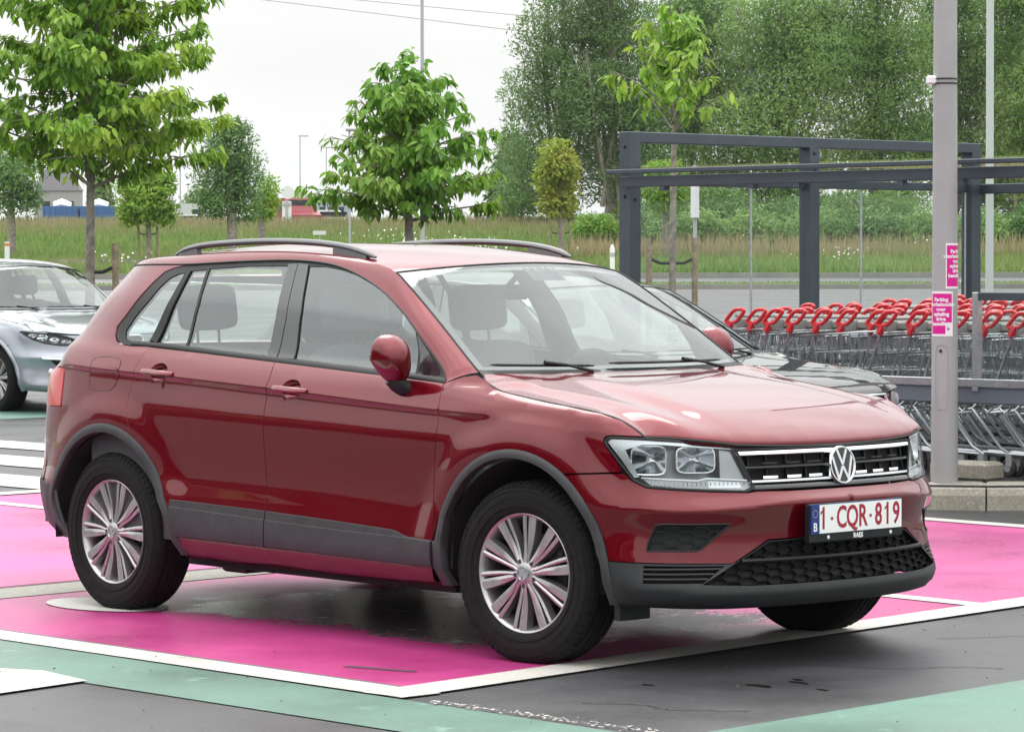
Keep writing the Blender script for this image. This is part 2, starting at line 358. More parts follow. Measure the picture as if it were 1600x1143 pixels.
def inset_at(u, z):
    u = np.asarray(u, float); z = np.asarray(z, float)
    idx = np.clip(u/ PU[-1]*(len(PU)-1), 0, len(PU)-1.001); k = idx.astype(int); fr = idx - k
    Z = _RZ[:, k]*(1-fr) + _RZ[:, k+1]*fr; I = _RI[:, k]*(1-fr) + _RI[:, k+1]*fr
    h = np.diff(Z, axis=0); dl = np.diff(I, axis=0)/h
    m = np.zeros_like(Z); m[0] = dl[0]; m[-1] = dl[-1]
    a, b = dl[:-1], dl[1:]; w1 = 2*h[1:] + h[:-1]; w2 = h[1:] + 2*h[:-1]
    ok = a*b > 1e-12
    with np.errstate(all='ignore'):
        m[1:-1] = np.where(ok, (w1 + w2)/(w1/np.where(ok, a, 1) + w2/np.where(ok, b, 1)), 0)
    mL = m.copy(); mR = m.copy(); cz = sstep(1.55, 2.0, u)*(1-sstep(4.5, 4.7, u)); cf = 1 - sstep(.95, 1.15, u)
    for r_, w_ in ((7, cz), (8, cz), (5, cf), (2, .5*cf), (9, .6*sstep(1., 1.3, u))):
        w_ = w_*.85; mL[r_] += (dl[r_-1] - m[r_])*w_; mR[r_] += (dl[r_] - m[r_])*w_
    j = np.clip((Z < z).sum(0) - 1, 0, len(ROWS) - 2); n = np.arange(len(u))
    z0, z1 = Z[j, n], Z[j+1, n]; hh = z1 - z0; t = (z - z0)/hh
    tc = np.clip(t, 0, 1)
    v = ((2*tc**3 - 3*tc**2 + 1)*I[j, n] + (tc**3 - 2*tc**2 + tc)*hh*mR[j, n] + (-2*tc**3 + 3*tc**2)*I[j+1, n] + (tc**3 - tc**2)*hh*mL[j+1, n])
    v = v + np.where(t > 1, (t - 1)*hh*m[j+1, n], 0) + np.where(t < 0, t*hh*m[j, n], 0)
    # wheel-arch haunches
    x = np.interp(u, PU, PX)
    for ax in (AXF, AXR):
        r = np.hypot(x - ax, z - WZ)
        v = v - .016*(1 - sstep(.50, .64, r))*sstep(.25, .45, z)*(np.abs(x - ax) < .75)
    return v
def body(u, z, off=0.0):
    """right-hand body surface: arc position u along the plan (0 nose, 5.77 tail), height z -> xyz (y negative)"""
    u = np.atleast_1d(np.asarray(u, float)); z = np.atleast_1d(np.asarray(z, float))
    i = inset_at(u, z) - off
    x = np.interp(u, PU, PX) - i*np.interp(u, PU, PNX); y = np.interp(u, PU, PY) - i*np.interp(u, PU, PNY)
    return np.stack([x, -y, z], 1)
def u_of_x(x): return np.interp(-np.asarray(x, float), -PX, PU)
def row_line(j, u0, u1, n=120):
    u = np.linspace(u0, u1, n); return np.stack([u, np.interp(u, PU, _RZ[j])], 1)
def crease_lines(u0, u1): 
    out = []
    for j in (7, 8):
        a = row_line(j, u0, u1); out += [a]
    a, b = row_line(7, u0, u1), row_line(8, u0, u1); out += [a*.67 + b*.33, a*.33 + b*.67, a - [0, .006], b + [0, .006]]
    out.append(row_line(9, u0, u1)); return out
# ------------------------------------------------------------------ the red car
paint_mat('ruby_paint', (.130, .0008, .0065), metal=.5, rough=.34, dirt=(.10, .035, .04))
mat('valance', (.011, .0115, .013), .5, noise=(14, .2), bump=(420, .1))
mat('cladding', (.026, .025, .028), .55, noise=(14, .25), bump=(420, .12))
mat('black_plastic', (.008, .008, .009), .5, spec=.35)
mat('mesh_black', (.005, .005, .006), .75, spec=.2)
mat('gloss_black', (.008, .008, .010), .12, coat=.6)
mat('rubber_seal', (.012, .012, .012), .6)
mat('tyre', (.010, .0098, .0095), .8, spec=.2, noise=(30, .3), bump=(160, .15))
mat('alloy', (.40, .385, .385), .34, metal=.85, noise=(60, .06))
mat('alloy_dark', (.05, .05, .05), .5, metal=.4)
mat('chrome', (.80, .81, .83), .08, metal=1.0)
mat('rail_silver', (.15, .15, .155), .38, metal=.3)
mat('brake_iron', (.10, .095, .09), .5, metal=.7, noise=(40, .3))
mat('lamp_silver', (.62, .64, .66), .22, metal=.8)
mat('lamp_grey', (.36, .37, .38), .3, metal=.4)
mat('lamp_chrome', (.50, .52, .54), .10, metal=1.0)
mat('lamp_dark', (.05, .05, .055), .3)
mat('lamp_red', (.50, .012, .014), .15, coat=.5)
mat('amber', (.5, .2, .05), .3)
mat('plate_white', (.80, .80, .79), .35)
mat('plate_red', (.32, .010, .03), .4)
mat('plate_blue', (.012, .03, .18), .35)
mat('star_yellow', (.55, .45, .08), .4)
mat('white_print', (.80, .80, .80), .4)
mat('interior', (.045, .045, .05), .8, noise=(60, .2))
mat('seat_fabric', (.09, .092, .10), .9, noise=(120, .3))
mat('headliner', (.16, .16, .155), .9)
mat('liner_black', (.006, .006, .006), .9)
glass_mat('window_glass', (.74, .80, .78), ior=2.05, refl=(.96, 1, 1))
glass_mat('windscreen_glass', (.74, .79, .77), ior=1.75, refl=(.97, 1, 1))
glass_mat('lamp_glass', (.93, .95, .95), ior=1.4)

car = empty('car', (0, 0, 0))
tag(car, 'red metallic SUV with black wheel arch cladding and silver wheels parked on the pink bay', 'car')
def bodyu(u, z, off=0.0):
    u = np.asarray(u, float); p = body(np.abs(u), z, off); p[:, 1] *= np.where(u < 0, -1, 1); return p
def B(off=0.0): return lambda u, z: bodyu(u, z, off)
def arch(ax, r, a0, a1, n=26, low=None, rx=None):
    """points (u, z) of a wheel-arch arc, angles in degrees measured from straight ahead"""
    out = []
    for a in np.linspace(a0, a1, n):
        out.append((float(u_of_x(ax + (rx or r)*math.cos(R(a)))), WZ + r*math.sin(R(a))))
    return out
GAP = .0022
BELT = [(2.008,1.072),(2.30,1.090),(2.539,1.102),(3.086,1.132),(3.511,1.155),(3.942,1.179)]
DOOR_F = [(2.008,1.072),(1.985,.98),(1.990,.864),(2.002,.739),(2.004,.61),(2.000,.454),(2.006,.337),(2.024,.282)]
DOOR_B = [(3.086,1.132),(3.068,1.077),(3.072,1.02),(3.082,.926),(3.083,.835),(3.083,.731),(3.078,.636),(3.070,.509),(3.067,.361),(3.055,.325),(3.030,.285)]
DOOR_R = [(3.974,1.178),(4.005,1.082),(4.036,.992),(4.046,.92),(4.040,.880),(4.020,.840),(4.000,.787)]
RO = .482
arcF = arch(AXF, RO, 20, 180-22); arcR = arch(AXR, RO, 8, 172)
# --- doors
front_door = [*smooth_line(DOOR_F), (2.30,.273), (2.65,.270), *smooth_line(DOOR_B)[::-1], (2.8,1.117), (2.539,1.102), (2.30,1.090)]
CUPS = {}
for nm, (uc, zc) in (('front_door', (2.910, 1.0205)), ('rear_door', (3.832, 1.068))):
    CUPS[nm] = [(uc + .064*math.cos(a), zc + .043*math.sin(a)) for a in np.linspace(0, 2*math.pi, 30, endpoint=False)]
panel('front_door', front_door, B(), 'ruby_paint', car, .026, both=True, shrink=GAP, holes=[CUPS['front_door']], flange=.004, lines=crease_lines(1.95, 3.1))
ra = arch(AXR, RO, 5, 63, 18)
rear_door = [*smooth_line(DOOR_B), (3.3,.274), (3.62,.280), (3.690,.282), *ra, *smooth_line(DOOR_R)[::-1], (3.511,1.155)]
panel('rear_door', rear_door, B(), 'ruby_paint', car, .026, both=True, shrink=GAP, holes=[CUPS['rear_door']], flange=.004, lines=crease_lines(3.0, 4.1))
# --- front wing
HOODCUT = [(1.80,1.088),(1.764,1.07),(1.693,1.05),(1.539,1.028),(1.347,1.006),(1.138,.98),(1.038,.955),(.965,.922),(.925,.897)]
fen = [(1.985,.98), (1.990,.864),(2.002,.739),(2.004,.61),(2.000,.454)]
fa = [p for p in arch(AXF, RO, 56, 168, 30)]
wing = [(2.008,1.072), *fen, *fa[::-1], (1.215,.752), (1.118,.757), (1.010,.762), (1.030,.80), (1.095,.873), (1.088,.893), (1.062,.899), (.925,.896), *HOODCUT[::-1], (1.86,1.107), (1.93,1.098)]
panel('front_wing', wing, B(), 'ruby_paint', car, .020, both=True, shrink=GAP, lines=crease_lines(1.3, 2.0))
# --- rear quarter with the broad rear pillar
QTOP = [(3.935,1.5405),(4.20,1.540),(4.45,1.535),(4.64,1.524),(4.78,1.508)]
qa = arch(AXR, RO, 65, 158, 26)
quarter = [*smooth_line(DOOR_R)[::1], *qa, (4.62,.53), (4.76,.552), (4.80,.70), (4.80,.893), (4.602,.897), (4.602,1.074), (4.70,1.078), (4.83,1.058), (4.85,1.085), (4.86,1.20), (4.86,1.35), (4.84,1.45), *QTOP[::-1],
           (3.93,1.541), (4.025,1.527), (4.085,1.508), (4.128,1.463), (4.184,1.383), (4.237,1.306), (4.274,1.263), (4.266,1.225), (4.235,1.200), (4.181,1.184), (4.106,1.178)]
panel('rear_quarter_panel', quarter, B(), 'ruby_paint', car, .024, both=True, lines=crease_lines(3.95, 4.6)[:6])
FUEL = [(4.342,1.115),(4.315,1.125),(4.150,1.124),(4.124,1.108),(4.130,1.043),(4.170,.992),(4.204,.980),(4.325,.982),(4.355,.992),(4.354,1.046)]
ff = panel('fuel_flap', smooth_line(FUEL + FUEL[:1], 5)[:-1], B(.0012), 'ruby_paint', car, .02, flange=.004)
for rr in (.0,):
    fo = np.array(smooth_line(FUEL + FUEL[:1], 5)); mb = MB(); mb.tube(bodyu(fo[:, 0], fo[:, 1], .0006), .0016, 5, cap=False); mb.build('flap_seam', 'rubber_seal', ff, True)
# --- tail: lamp, bumper, tailgate (turned away from the photograph)
panel('tail_lamp', [(4.606,.90),(4.606,1.070),(4.70,1.073),(4.83,1.052),(5.20,1.05),(5.25,.90),(4.95,.896),(4.80,.896)], B(.004), 'lamp_red', car, .03, both=True)
panel('tailgate', [(4.87,1.10),(5.25,1.09),(PU[-1],1.09),(PU[-1],1.165),(5.075,1.165),(5.095,1.445),(PU[-1],1.465),(PU[-1],1.485),(5.1,1.49),(4.87,1.47),(4.875,1.3)], B(), 'ruby_paint', car, .035, both=True)
panel('tailgate_skin', [(4.80,.56),(5.2,.565),(PU[-1],.565),(PU[-1],1.085),(5.255,1.085),(5.255,.895),(4.95,.892),(4.804,.892)], B(), 'ruby_paint', car, .04, both=True)
panel('rear_window', [(5.08,1.17),(PU[-1],1.17),(PU[-1],1.46),(5.10,1.44)], B(.004), 'window_glass', car, .04, both=True)
panel('rear_bumper', [(4.545,.30),(4.62,.528),(4.76,.549),(5.2,.56),(PU[-1],.56),(PU[-1],.32),(5.0,.31)], B(.002), 'cladding', car, .035, both=True)
# --- nose: painted bumper with cut-outs
FOG = [(.868,.566),(.845,.570),(.575,.568),(.690,.476),(.712,.469),(.905,.470),(.897,.505)]
half = [(.0,.683),(.30,.683),(.455,.686),(.493,.681),(.645,.687),(.78,.694),(.905,.703),(.966,.728),(1.003,.757),(1.118,.752),(1.213,.747), *arch(AXF, RO, 55, 10, 14), (1.064,.432),(.919,.427),(.568,.421),(.548,.431),(.407,.506),(.2,.508),(0,.509)]
full = half + [(-a, b) for a, b in half[::-1][1:-1]]
bump = panel('front_bumper', full, B(), 'ruby_paint', car, .018, holes=[FOG, [(-a, b) for a, b in FOG]], flange=.02, lines=[row_line(5, .02, 1.0), row_line(5, .02, 1.0)*[-1, 1], row_line(5, .02, 1.0)+[0,.006], row_line(5, .02, 1.0)*[-1, 1]+[0,.006]])
def hexmesh(name, region, off, cw, ch, r, parent, m='black_plastic'):
    """honeycomb lattice following the bumper"""
    mb = MB(); lo = np.min(region, 0); hi = np.max(region, 0); reg = np.array(region)
    j = 0; z = lo[1]
    while z < hi[1] + ch:
        u = lo[0] + (cw*.77 if j % 2 else 0)
        while u < hi[0] + cw:
            hx = [(u-cw*.5, z), (u-cw*.27, z+ch*.5), (u+cw*.27, z+ch*.5), (u+cw*.5, z)]
            for a, b in zip(hx[:-1], hx[1:]):
                pm = ((a[0]+b[0])/2, (a[1]+b[1])/2)
                if pip(np.array([pm[0]]), np.array([pm[1]]), reg)[0]:
                    A = bodyu([a[0], b[0]], [a[1], b[1]], off); Bk = bodyu([a[0], b[0]], [a[1], b[1]], off-.016)
                    t = A[1]-A[0]; t /= np.linalg.norm(t); nrm = (A[0]-Bk[0])/np.linalg.norm(A[0]-Bk[0]); w = np.cross(t, nrm)*r
                    V = [A[0]-w, A[0]+w, A[1]+w, A[1]-w, Bk[0]-w, Bk[0]+w, Bk[1]+w, Bk[1]-w]
                    mb.add(V, [(0,1,2,3),(1,5,6,2),(0,3,7,4),(4,7,6,5)])
            u += cw*.77*2 if False else cw*.77 + cw*.77
        # second half columns
        z += ch/2; j += 1
    o = mb.build(name, m, parent); o['kind'] = 'stuff'
    bm = bmesh.new(); bm.from_mesh(o.data); bmesh.ops.recalc_face_normals(bm, faces=bm.faces); bm.to_mesh(o.data); bm.free()
    return o
for s in (1, -1):
    fg = [(s*a, b) for a, b in FOG]
    p = panel('fog_insert', fg, B(-.016), 'black_plastic', bump, .03, flange=0)
    hexmesh('honeycomb', fg, -.006, .075, .036, .0028, p)
    rim = np.array(resample(fg + fg[:1], .03, False)); mb = MB(); mb.tube(bodyu(rim[:, 0], rim[:, 1], -.002), .005, 6, False); mb.build('insert_frame', 'black_plastic', p, True)
# black lower valance with the big lower grille
LG = [(.0,.500),(.2,.499),(.400,.496),(.545,.425),(.695,.345),(.5,.337),(.25,.336),(0,.336)]
LGf = LG + [(-a, b) for a, b in LG[::-1][1:-1]]
va = [(0,.503),(.2,.503),(.402,.499),(.549,.426),(.575,.418),(.919,.423),(1.062,.428), (1.05,.36), (1.028,.262), (.93,.258), (.6,.247),(0,.247)]
vaf = va + [(-a, b) for a, b in va[::-1][1:-1]]
SLOT = [(.915,.415),(.600,.412),(.690,.350),(.915,.350)]
val = panel('lower_valance', vaf, B(.001), 'valance', car, .02, holes=[LGf, SLOT, [(-a, b) for a, b in SLOT]], flange=.03)
lg = panel('lower_grille', LGf, B(-.03), 'liner_black', car, .04, flange=0)
hexmesh('honeycomb', [p for p in LGf], -.014, .082, .031, .0023, lg, 'mesh_black')
u_ = np.linspace(-.53, .53, 50); mb = MB(); mb.tube(bodyu(u_, np.full(50, .428), .003), .009, 8, flat=1.0); mb.build('cross_bar', 'black_plastic', lg, True)
for s in (1, -1):
    sl = [(s*a, b) for a, b in SLOT]
    p = panel('slot_insert', sl, B(-.022), 'liner_black', val, .03, flange=0)
    for zz in (.364, .382, .400):
        u_ = np.linspace(.600 + (.412-zz)*1.45, .915, 12)*s; mb = MB(); mb.tube(bodyu(u_, np.full(12, zz), -.004), .0062, 6); mb.build('slat', 'black_plastic', p, True)
for s in (1, -1):   # air-dam flap ahead of each wheel
    mb = MB(); mb.box((1.80, s*-.74, .235), (.03, .16, .075), 0, .004); mb.build('wheel_deflector', 'black_plastic', car)
# --- upper grille
GR = [(.0,.845),(.30,.845),(.535,.842),(.462,.695),(.30,.692),(0,.690)]
GRf = GR + [(-a, b) for a, b in GR[::-1][1:-1]]
gr = panel('grille', GRf, B(-.035), 'liner_black', car, .03, flange=0)
def strip(name, zc, w, ue, off, m, parent, dep=.012, us=None, n=60):
    """flat bar following the nose at height zc"""
    us = np.linspace(-ue, ue, n) if us is None else us; mb = MB(); n = len(us)
    Vs = []
    for dz, o_ in ((-w/2, off), (-w*.3, off+dep*.25), (w*.3, off+dep*.25), (w/2, off), (w/2, off-dep), (-w/2, off-dep)):
        Vs.append(bodyu(us, np.full(n, zc+dz), o_))
    V = np.array(Vs).transpose(1, 0, 2).reshape(-1, 3); F = []
    for i in range(n-1):
        for k in range(6): F.append((i*6+k, (i+1)*6+k, (i+1)*6+(k+1) % 6, i*6+(k+1) % 6))
    F += [(0,1,2,3,4,5), tuple((n-1)*6+k for k in (5,4,3,2,1,0))]
    mb.add(V, F); return mb.build(name, m, parent, True, recalc=True)
strip('chrome_strip', .829, .017, .527, -.003, 'chrome', gr)
strip('chrome_strip', .7235, .013, .476, -.003, 'chrome', gr)
strip('grille_blade', .845, .010, .535, -.002, 'black_plastic', gr)
strip('grille_blade', .776, .012, .500, -.006, 'gloss_black', gr)
strip('grille_blade', .700, .018, .465, -.002, 'gloss_black', gr)
for s in (1, -1):
    for k, zz in ((0, .789), (1, .7365)):
        for c in (.135, .25, .37):
            us = np.linspace(c-.036, c+.036, 8)*s
            strip('grille_accent', zz, .009 if k else .005, 0, -.012, 'chrome' if k else 'alloy_dark', gr, .006, us=us)
    for c in (.08, .18, .28, .38, .47):
        mb = MB(); P = bodyu([s*c]*2, [.705, .822], -.020); Q = bodyu([s*c]*2, [.705, .822], -.034)
        mb.add([P[0]+[0,-.003,0], P[0]+[0,.003,0], P[1]+[0,.003,0], P[1]+[0,-.003,0], Q[0]+[0,-.003,0], Q[0]+[0,.003,0], Q[1]+[0,.003,0], Q[1]+[0,-.003,0]], [(0,1,2,3),(1,5,6,2),(0,3,7,4)]); mb.build('grille_rib', 'black_plastic', gr)
def badge(parent, r, mw, dep=.008, name='badge'):
    """round emblem: dark disc, chrome ring and chrome letter strokes"""
    mb = MB(); mb.lathe([(0, 0), (r*.93, 0), (r*.93, -dep), (0, -dep)], 36); o = mb.build(name, 'gloss_black' if r > .04 else 'lamp_grey', parent); o.data.transform(mw)
    mb = MB(); mb.lathe([(r*.86, .001), (r*.90, .005), (r*.96, .005), (r, 0), (r, -dep), (r*.86, -dep)], 40); g = mb.build('badge_ring', 'chrome', o, True); g.data.transform(mw)
    w = r*.155
    def bar(a, b, z=.0025):
        a = np.array(a)*r; b = np.array(b)*r; t = (b-a)/np.linalg.norm(b-a); n_ = np.array([-t[1], t[0]])*w/2; V = [a-n_, b-n_, b+n_, a+n_]
        mb.add([(p[0], p[1], z) for p in V] + [(p[0], p[1], -.002) for p in V], [(0,1,2,3),(0,4,5,1),(1,5,6,2),(2,6,7,3),(3,7,4,0)])
    mb = MB()
    bar((-.36, .80), (0, .02)); bar((.36, .80), (0, .02), .0027)
    bar((-.74, .46), (-.36, -.76)); bar((.74, .46), (.36, -.76)); bar((-.38, -.76), (0, -.06), .0028); bar((.38, -.76), (0, -.06), .003)
    g = mb.build('badge_letters', 'chrome', o); g.data.transform(mw)
    return o
def frame_at(u, z, off=0.0):
    p = bodyu([u], [z], off)[0]; n = surf_normals(B(), np.array([[u, z]]))[0]
    if n[0]*p[0] < 0 and abs(p[0]) > 2: n = -n
    return p, n
p, n = frame_at(0.0005, .770, -.004); zx = Vector((1, 0, .12)).normalized(); yy = Vector((0, 1, 0)); 
mw = Matrix((( 0, -.12, .9928, p[0]+.012), (1, 0, 0, 0), (0, .9928, .12, p[2]), (0, 0, 0, 1)))
badge(gr, .0745, mw, .02)
# --- number plate
pm = lambda x, z, y=0.: Matrix(((0, 0, 1, x), (1, 0, 0, y), (0, 1, 0, z), (0, 0, 0, 1)))
pl = empty('number_plate', (0, 0, 0), parent=car)
mb = MB(); mb.box((2.262, 0, .560), (.022, .536, .150), 0, .006); mb.build('plate_holder', 'black_plastic', pl)
mb = MB(); mb.box((2.2735, .0, .5755), (.004, .524, .112)); mb.build('plate_edge', 'plate_blue', pl)
mb = MB(); mb.box((2.2765, .0225, .5755), (.0028, .473, .108)); mb.build('plate_field', 'plate_white', pl)
mb = MB(); mb.box((2.2763, -.239, .5755), (.0026, .044, .108)); mb.build('plate_band', 'plate_blue', pl)
PXF = 2.2782
for ch, y in (('1', -.193), ('C', -.090), ('Q', -.028), ('R', .032), ('8', .123), ('1', .176), ('9', .227)):
    text_mesh(ch, .118, 'plate_red', 'plate_letter', pl, pm(PXF, .5745, y), bold=.0022, xs=.72)
    if ch == '1':
        mb = MB(); mb.add([(PXF+.0007, y+.002, .617), (PXF+.0007, y-.017, .602), (PXF+.0007, y-.017, .592), (PXF+.0007, y+.002, .606)], [(3,2,1,0)]); mb.build('letter_flag', 'plate_red', pl)
for y in (-.145, .077):
    mb = MB(); mb.box((PXF, y, .5755), (.0012, .013, .011)); mb.build('plate_dash', 'plate_red', pl)
text_mesh('B', .046, 'white_print', 'plate_letter', pl, pm(PXF, .545, -.239), bold=.0008, xs=.85)
for k in range(12):
    a = 2*math.pi*k/12; mb = MB(); mb.box((PXF, -.239+.0135*math.cos(a), .597+.0135*math.sin(a)), (.0012, .003, .003)); mb.build('star', 'star_yellow', pl)
text_mesh('RAES', .026, 'white_print', 'dealer_lettering', pl, pm(2.2740, .5035, .01), bold=.0009, xs=.95)
for y in (-.16, .20):
    mb = MB(); mb.lathe([(0, .001), (.007, 0), (.008, -.003)], 12, 'x', (2.2745, y, .505)); mb.build('screw_cap', 'plate_white', pl, True)
# --- head lamps
HL = [(1.088,.873),(1.080,.886),(1.061,.892),(.910,.888),(.732,.877),(.555,.864),(.533,.847),(.460,.699),(.493,.687),(.645,.693),(.78,.700),(.905,.709),(.960,.733),(1.027,.807)]
for s in (1, -1):
    hl = empty('headlight', (0, 0, 0), parent=car); S = lambda L: [(s*a, b) for a, b in L]
    fl = s < 0
    panel('lamp_housing', S(HL), B(-.105), 'lamp_grey', hl, .03, flange=0)
    # inner shell walls
    ho = np.array(resample(S(HL) + S(HL)[:1], .03, False)); A = bodyu(ho[:, 0], ho[:, 1], -.003); D = bodyu(ho[:, 0], ho[:, 1], -.106); n_ = len(A)
    mobj('lamp_bezel', np.vstack([A, D]), [(i, i+1, n_+i+1, n_+i) for i in range(n_-1)], 'gloss_black', hl)
    panel('outer_trim', S([(1.082,.875),(1.070,.884),(.92,.882),(.80,.873),(.800,.866),(.93,.866),(1.005,.846),(.955,.762),(.94,.745),(.962,.742),(1.027,.818)]), B(-.012), 'lamp_silver', hl, .02, flange=.01)
    panel('upper_blade', S([(.86,.876),(.70,.868),(.555,.858),(.540,.846),(.56,.846),(.72,.857),(.86,.866)]), B(-.011), 'lamp_silver', hl, .02, flange=.008)
    for (c, z, ru, rz_) in ((.905, .807, .072, .052), (.705, .807, .078, .046)):
        mb = MB(); V = []; nr, na = 8, 28
        for i in range(nr+1):
            q = i/nr
            for k in range(na):
                a = 2*math.pi*k/na; ca, sa = math.cos(a), math.sin(a); sq = (abs(ca)**5 + abs(sa)**5)**(-1/5)
                V.append(bodyu([s*(c + ru*q*ca*sq)], [z + rz_*q*sa*sq], -.020 - .075*(1-q**2.2))[0])
        F = [(i*na+k, i*na+(k+1) % na, (i+1)*na+(k+1) % na, (i+1)*na+k) for i in range(nr) for k in range(na)]
        mb.add(V, F); mb.build('reflector', 'lamp_chrome', hl, True)
        fr_ = [(s*(c + ru*1.04*math.cos(a)*(abs(math.cos(a))**5+abs(math.sin(a))**5)**(-1/5)), z + rz_*1.04*math.sin(a)*(abs(math.cos(a))**5+abs(math.sin(a))**5)**(-1/5)) for a in np.linspace(0, 2*math.pi, 33)]
        q = np.array(fr_); mb = MB(); mb.tube(bodyu(q[:, 0], q[:, 1], -.019), .0035, 6, False); mb.build('reflector_frame', 'lamp_silver', hl, True)
    panel('inner_panel', S([(.600,.842),(.552,.836),(.490,.728),(.60,.733)]), B(-.022), 'lamp_grey', hl, .03, flange=.01)
    panel('light_strip', S([(.925,.736),(.70,.726),(.662,.733),(.478,.722),(.468,.702),(.50,.692),(.78,.705),(.893,.715)]), B(-.014), 'lamp_grey', hl, .02, flange=.01)
    panel('drl_line', S([(.935,.745),(.70,.734),(.662,.742),(.483,.731),(.481,.725),(.662,.735),(.70,.728),(.93,.739)]), B(-.010), 'lamp_silver', hl, .01, flange=.008)
    panel('indicator', S([(.655,.729),(.52,.721),(.51,.700),(.655,.703)]), B(-.012), 'lamp_silver', hl, .02, flange=.004)
    for k in range(22):
        uu = .885 - k*.0185
        mb = MB(); P = bodyu([s*uu]*2, [.7125, .7245], -.0095); t_ = np.array([0, .0022, 0]); mb.add([P[0]-t_, P[0]+t_, P[1]+t_, P[1]-t_, P[0]-t_-[.006,0,0], P[0]+t_-[.006,0,0], P[1]+t_-[.006,0,0], P[1]-t_-[.006,0,0]], [(0,1,2,3),(0,3,7,4),(1,5,6,2)]); mb.build('strip_rib', 'lamp_silver', hl)
    panel('lens', S(HL), B(.001), 'lamp_glass', hl, .022, flange=0)
    q = np.array(resample(S(HL) + S(HL)[:1], .02, False)); mb = MB(); mb.tube(bodyu(q[:, 0], q[:, 1], -.001), .0042, 6, False); mb.build('lens_seal', 'rubber_seal', hl, True)
# --- wheel-arch cladding
def ring_strip(name, outer, inner, o0, o1, m, parent, both=True, lip=.03):
    """moulding between two matching lines of (u, z); rolls inwards along the inner line"""
    a = np.array(outer); b = np.array(inner); n = len(a)
    L = [bodyu(a[:, 0], a[:, 1], -.004), bodyu(a[:, 0], a[:, 1], o0), bodyu(a[:, 0]*.93+b[:, 0]*.07, a[:, 1]*.93+b[:, 1]*.07, o0+.003), bodyu(a[:, 0]*.4+b[:, 0]*.6, a[:, 1]*.4+b[:, 1]*.6, o1), bodyu(a[:, 0]*.08+b[:, 0]*.92, a[:, 1]*.08+b[:, 1]*.92, o1-.001), bodyu(b[:, 0], b[:, 1], o1-.008)]
    e = bodyu(b[:, 0], b[:, 1], o1-.008); e = e + np.array([0, lip, 0]); L.append(e)
    V = np.array(L).transpose(1, 0, 2).reshape(-1, 3); k_ = len(L)
    F = [(i*k_+j, i*k_+j+1, (i+1)*k_+j+1, (i+1)*k_+j) for i in range(n-1) for j in range(k_-1)]
    g = np.cross(V[F[2][1]]-V[F[2][0]], V[F[2][2]]-V[F[2][0]])
    if g[1] > 0: F = [f[::-1] for f in F]
    o = mobj(name, V, F, m, parent, True); edge_split(o.data, 50)
    if both: o2 = mobj(name, V*[1, -1, 1], [f[::-1] for f in F], m, parent, True); edge_split(o2.data, 50)
    return o
def lineu(x, z): return (float(u_of_x(x)), z)
oF = [lineu(1.842, .262), lineu(1.828, .35), lineu(1.813, .43)] + arch(AXF, .484, 14, 154, 34, rx=.478) + [lineu(.888, .455), lineu(.872, .449), lineu(.872, .35), lineu(.880, .272)]
iF = [lineu(1.806, .262), lineu(1.792, .35), lineu(1.782, .42)] + arch(AXF, .448, 14, 154, 34, rx=.438) + [lineu(.930, .46), lineu(.928, .40), lineu(.932, .34), lineu(.950, .275)]
ring_strip('arch_cladding', oF, iF, .004, .011, 'cladding', car)
oR = [lineu(-.775, .282), lineu(-.80, .35), lineu(-.832, .43)] + arch(AXR, .488, 22, 162, 34, rx=.484) + [lineu(-1.80, .45), lineu(-1.77, .38), lineu(-1.70, .30)]
iR = [lineu(-.825, .280), lineu(-.85, .36), lineu(-.872, .43)] + arch(AXR, .446, 22, 162, 34, rx=.440) + [lineu(-1.752, .44), lineu(-1.72, .38), lineu(-1.645, .30)]
ring_strip('arch_cladding', oR, iR, .004, .011, 'cladding', car)
# --- sill cladding on the doors, two steps
def sill(name, u0, u1, both=True):
    us = np.linspace(u0, u1, 40); top = np.interp(us, [2.0, 2.175, 2.225, 2.264, 2.632, 3.077, 3.40, 3.72], [.450, .456, .472, .479, .494, .509, .516, .524])
    rid = np.interp(us, [2.0, 2.173, 2.549, 3.075, 3.707], [.447, .452, .456, .471, .492]); rid = np.minimum(rid, top-.003); low = np.interp(us, [2.0, 3.074, 3.68], [.344, .358, .366])
    L = [bodyu(us, top, -.002), bodyu(us, top, .004), bodyu(us, top-.002, .006), bodyu(us, rid+.002, .0065), bodyu(us, rid-.001, .0115), bodyu(us, rid*.5+low*.5, .013), bodyu(us, low+.012, .012), bodyu(us, low, .007), bodyu(us, low-.006, -.004)]
    V = np.array(L).transpose(1, 0, 2).reshape(-1, 3); k_ = len(L); n = len(us)
    F = [(i*k_+j, i*k_+j+1, (i+1)*k_+j+1, (i+1)*k_+j) for i in range(n-1) for j in range(k_-1)]
    for e_ in (0, n-1): F.append(tuple(e_*k_+j for j in range(k_)))
    g = np.cross(V[F[5][1]]-V[F[5][0]], V[F[5][2]]-V[F[5][0]])
    if g[1] > 0: F = [f[::-1] for f in F]
    o = mobj(name, V, F, 'cladding', car, True); edge_split(o.data, 25)
    o2 = mobj(name, V*[1, -1, 1], [f[::-1] for f in F], 'cladding', car, True); edge_split(o2.data, 25)
sill('door_cladding', 2.002, 3.066); sill('door_cladding', 3.073, 3.715)
# --- sill under the doors
for s in (1, -1):
    us = np.linspace(1.98, 3.72, 40); z0 = np.interp(us, [1.98, 3.72], [.285, .295]); L = [bodyu(us, z0, -.012), bodyu(us, z0-.03, -.02), bodyu(us, z0-.055, -.06), bodyu(us, z0-.06, -.16)]
    V = np.array(L).transpose(1, 0, 2).reshape(-1, 3)*[1, s, 1]; F = [(i*4+j, i*4+j+1, (i+1)*4+j+1, (i+1)*4+j) for i in range(39) for j in range(3)]
    mobj('sill', V, F, 'ruby_paint', car, True)
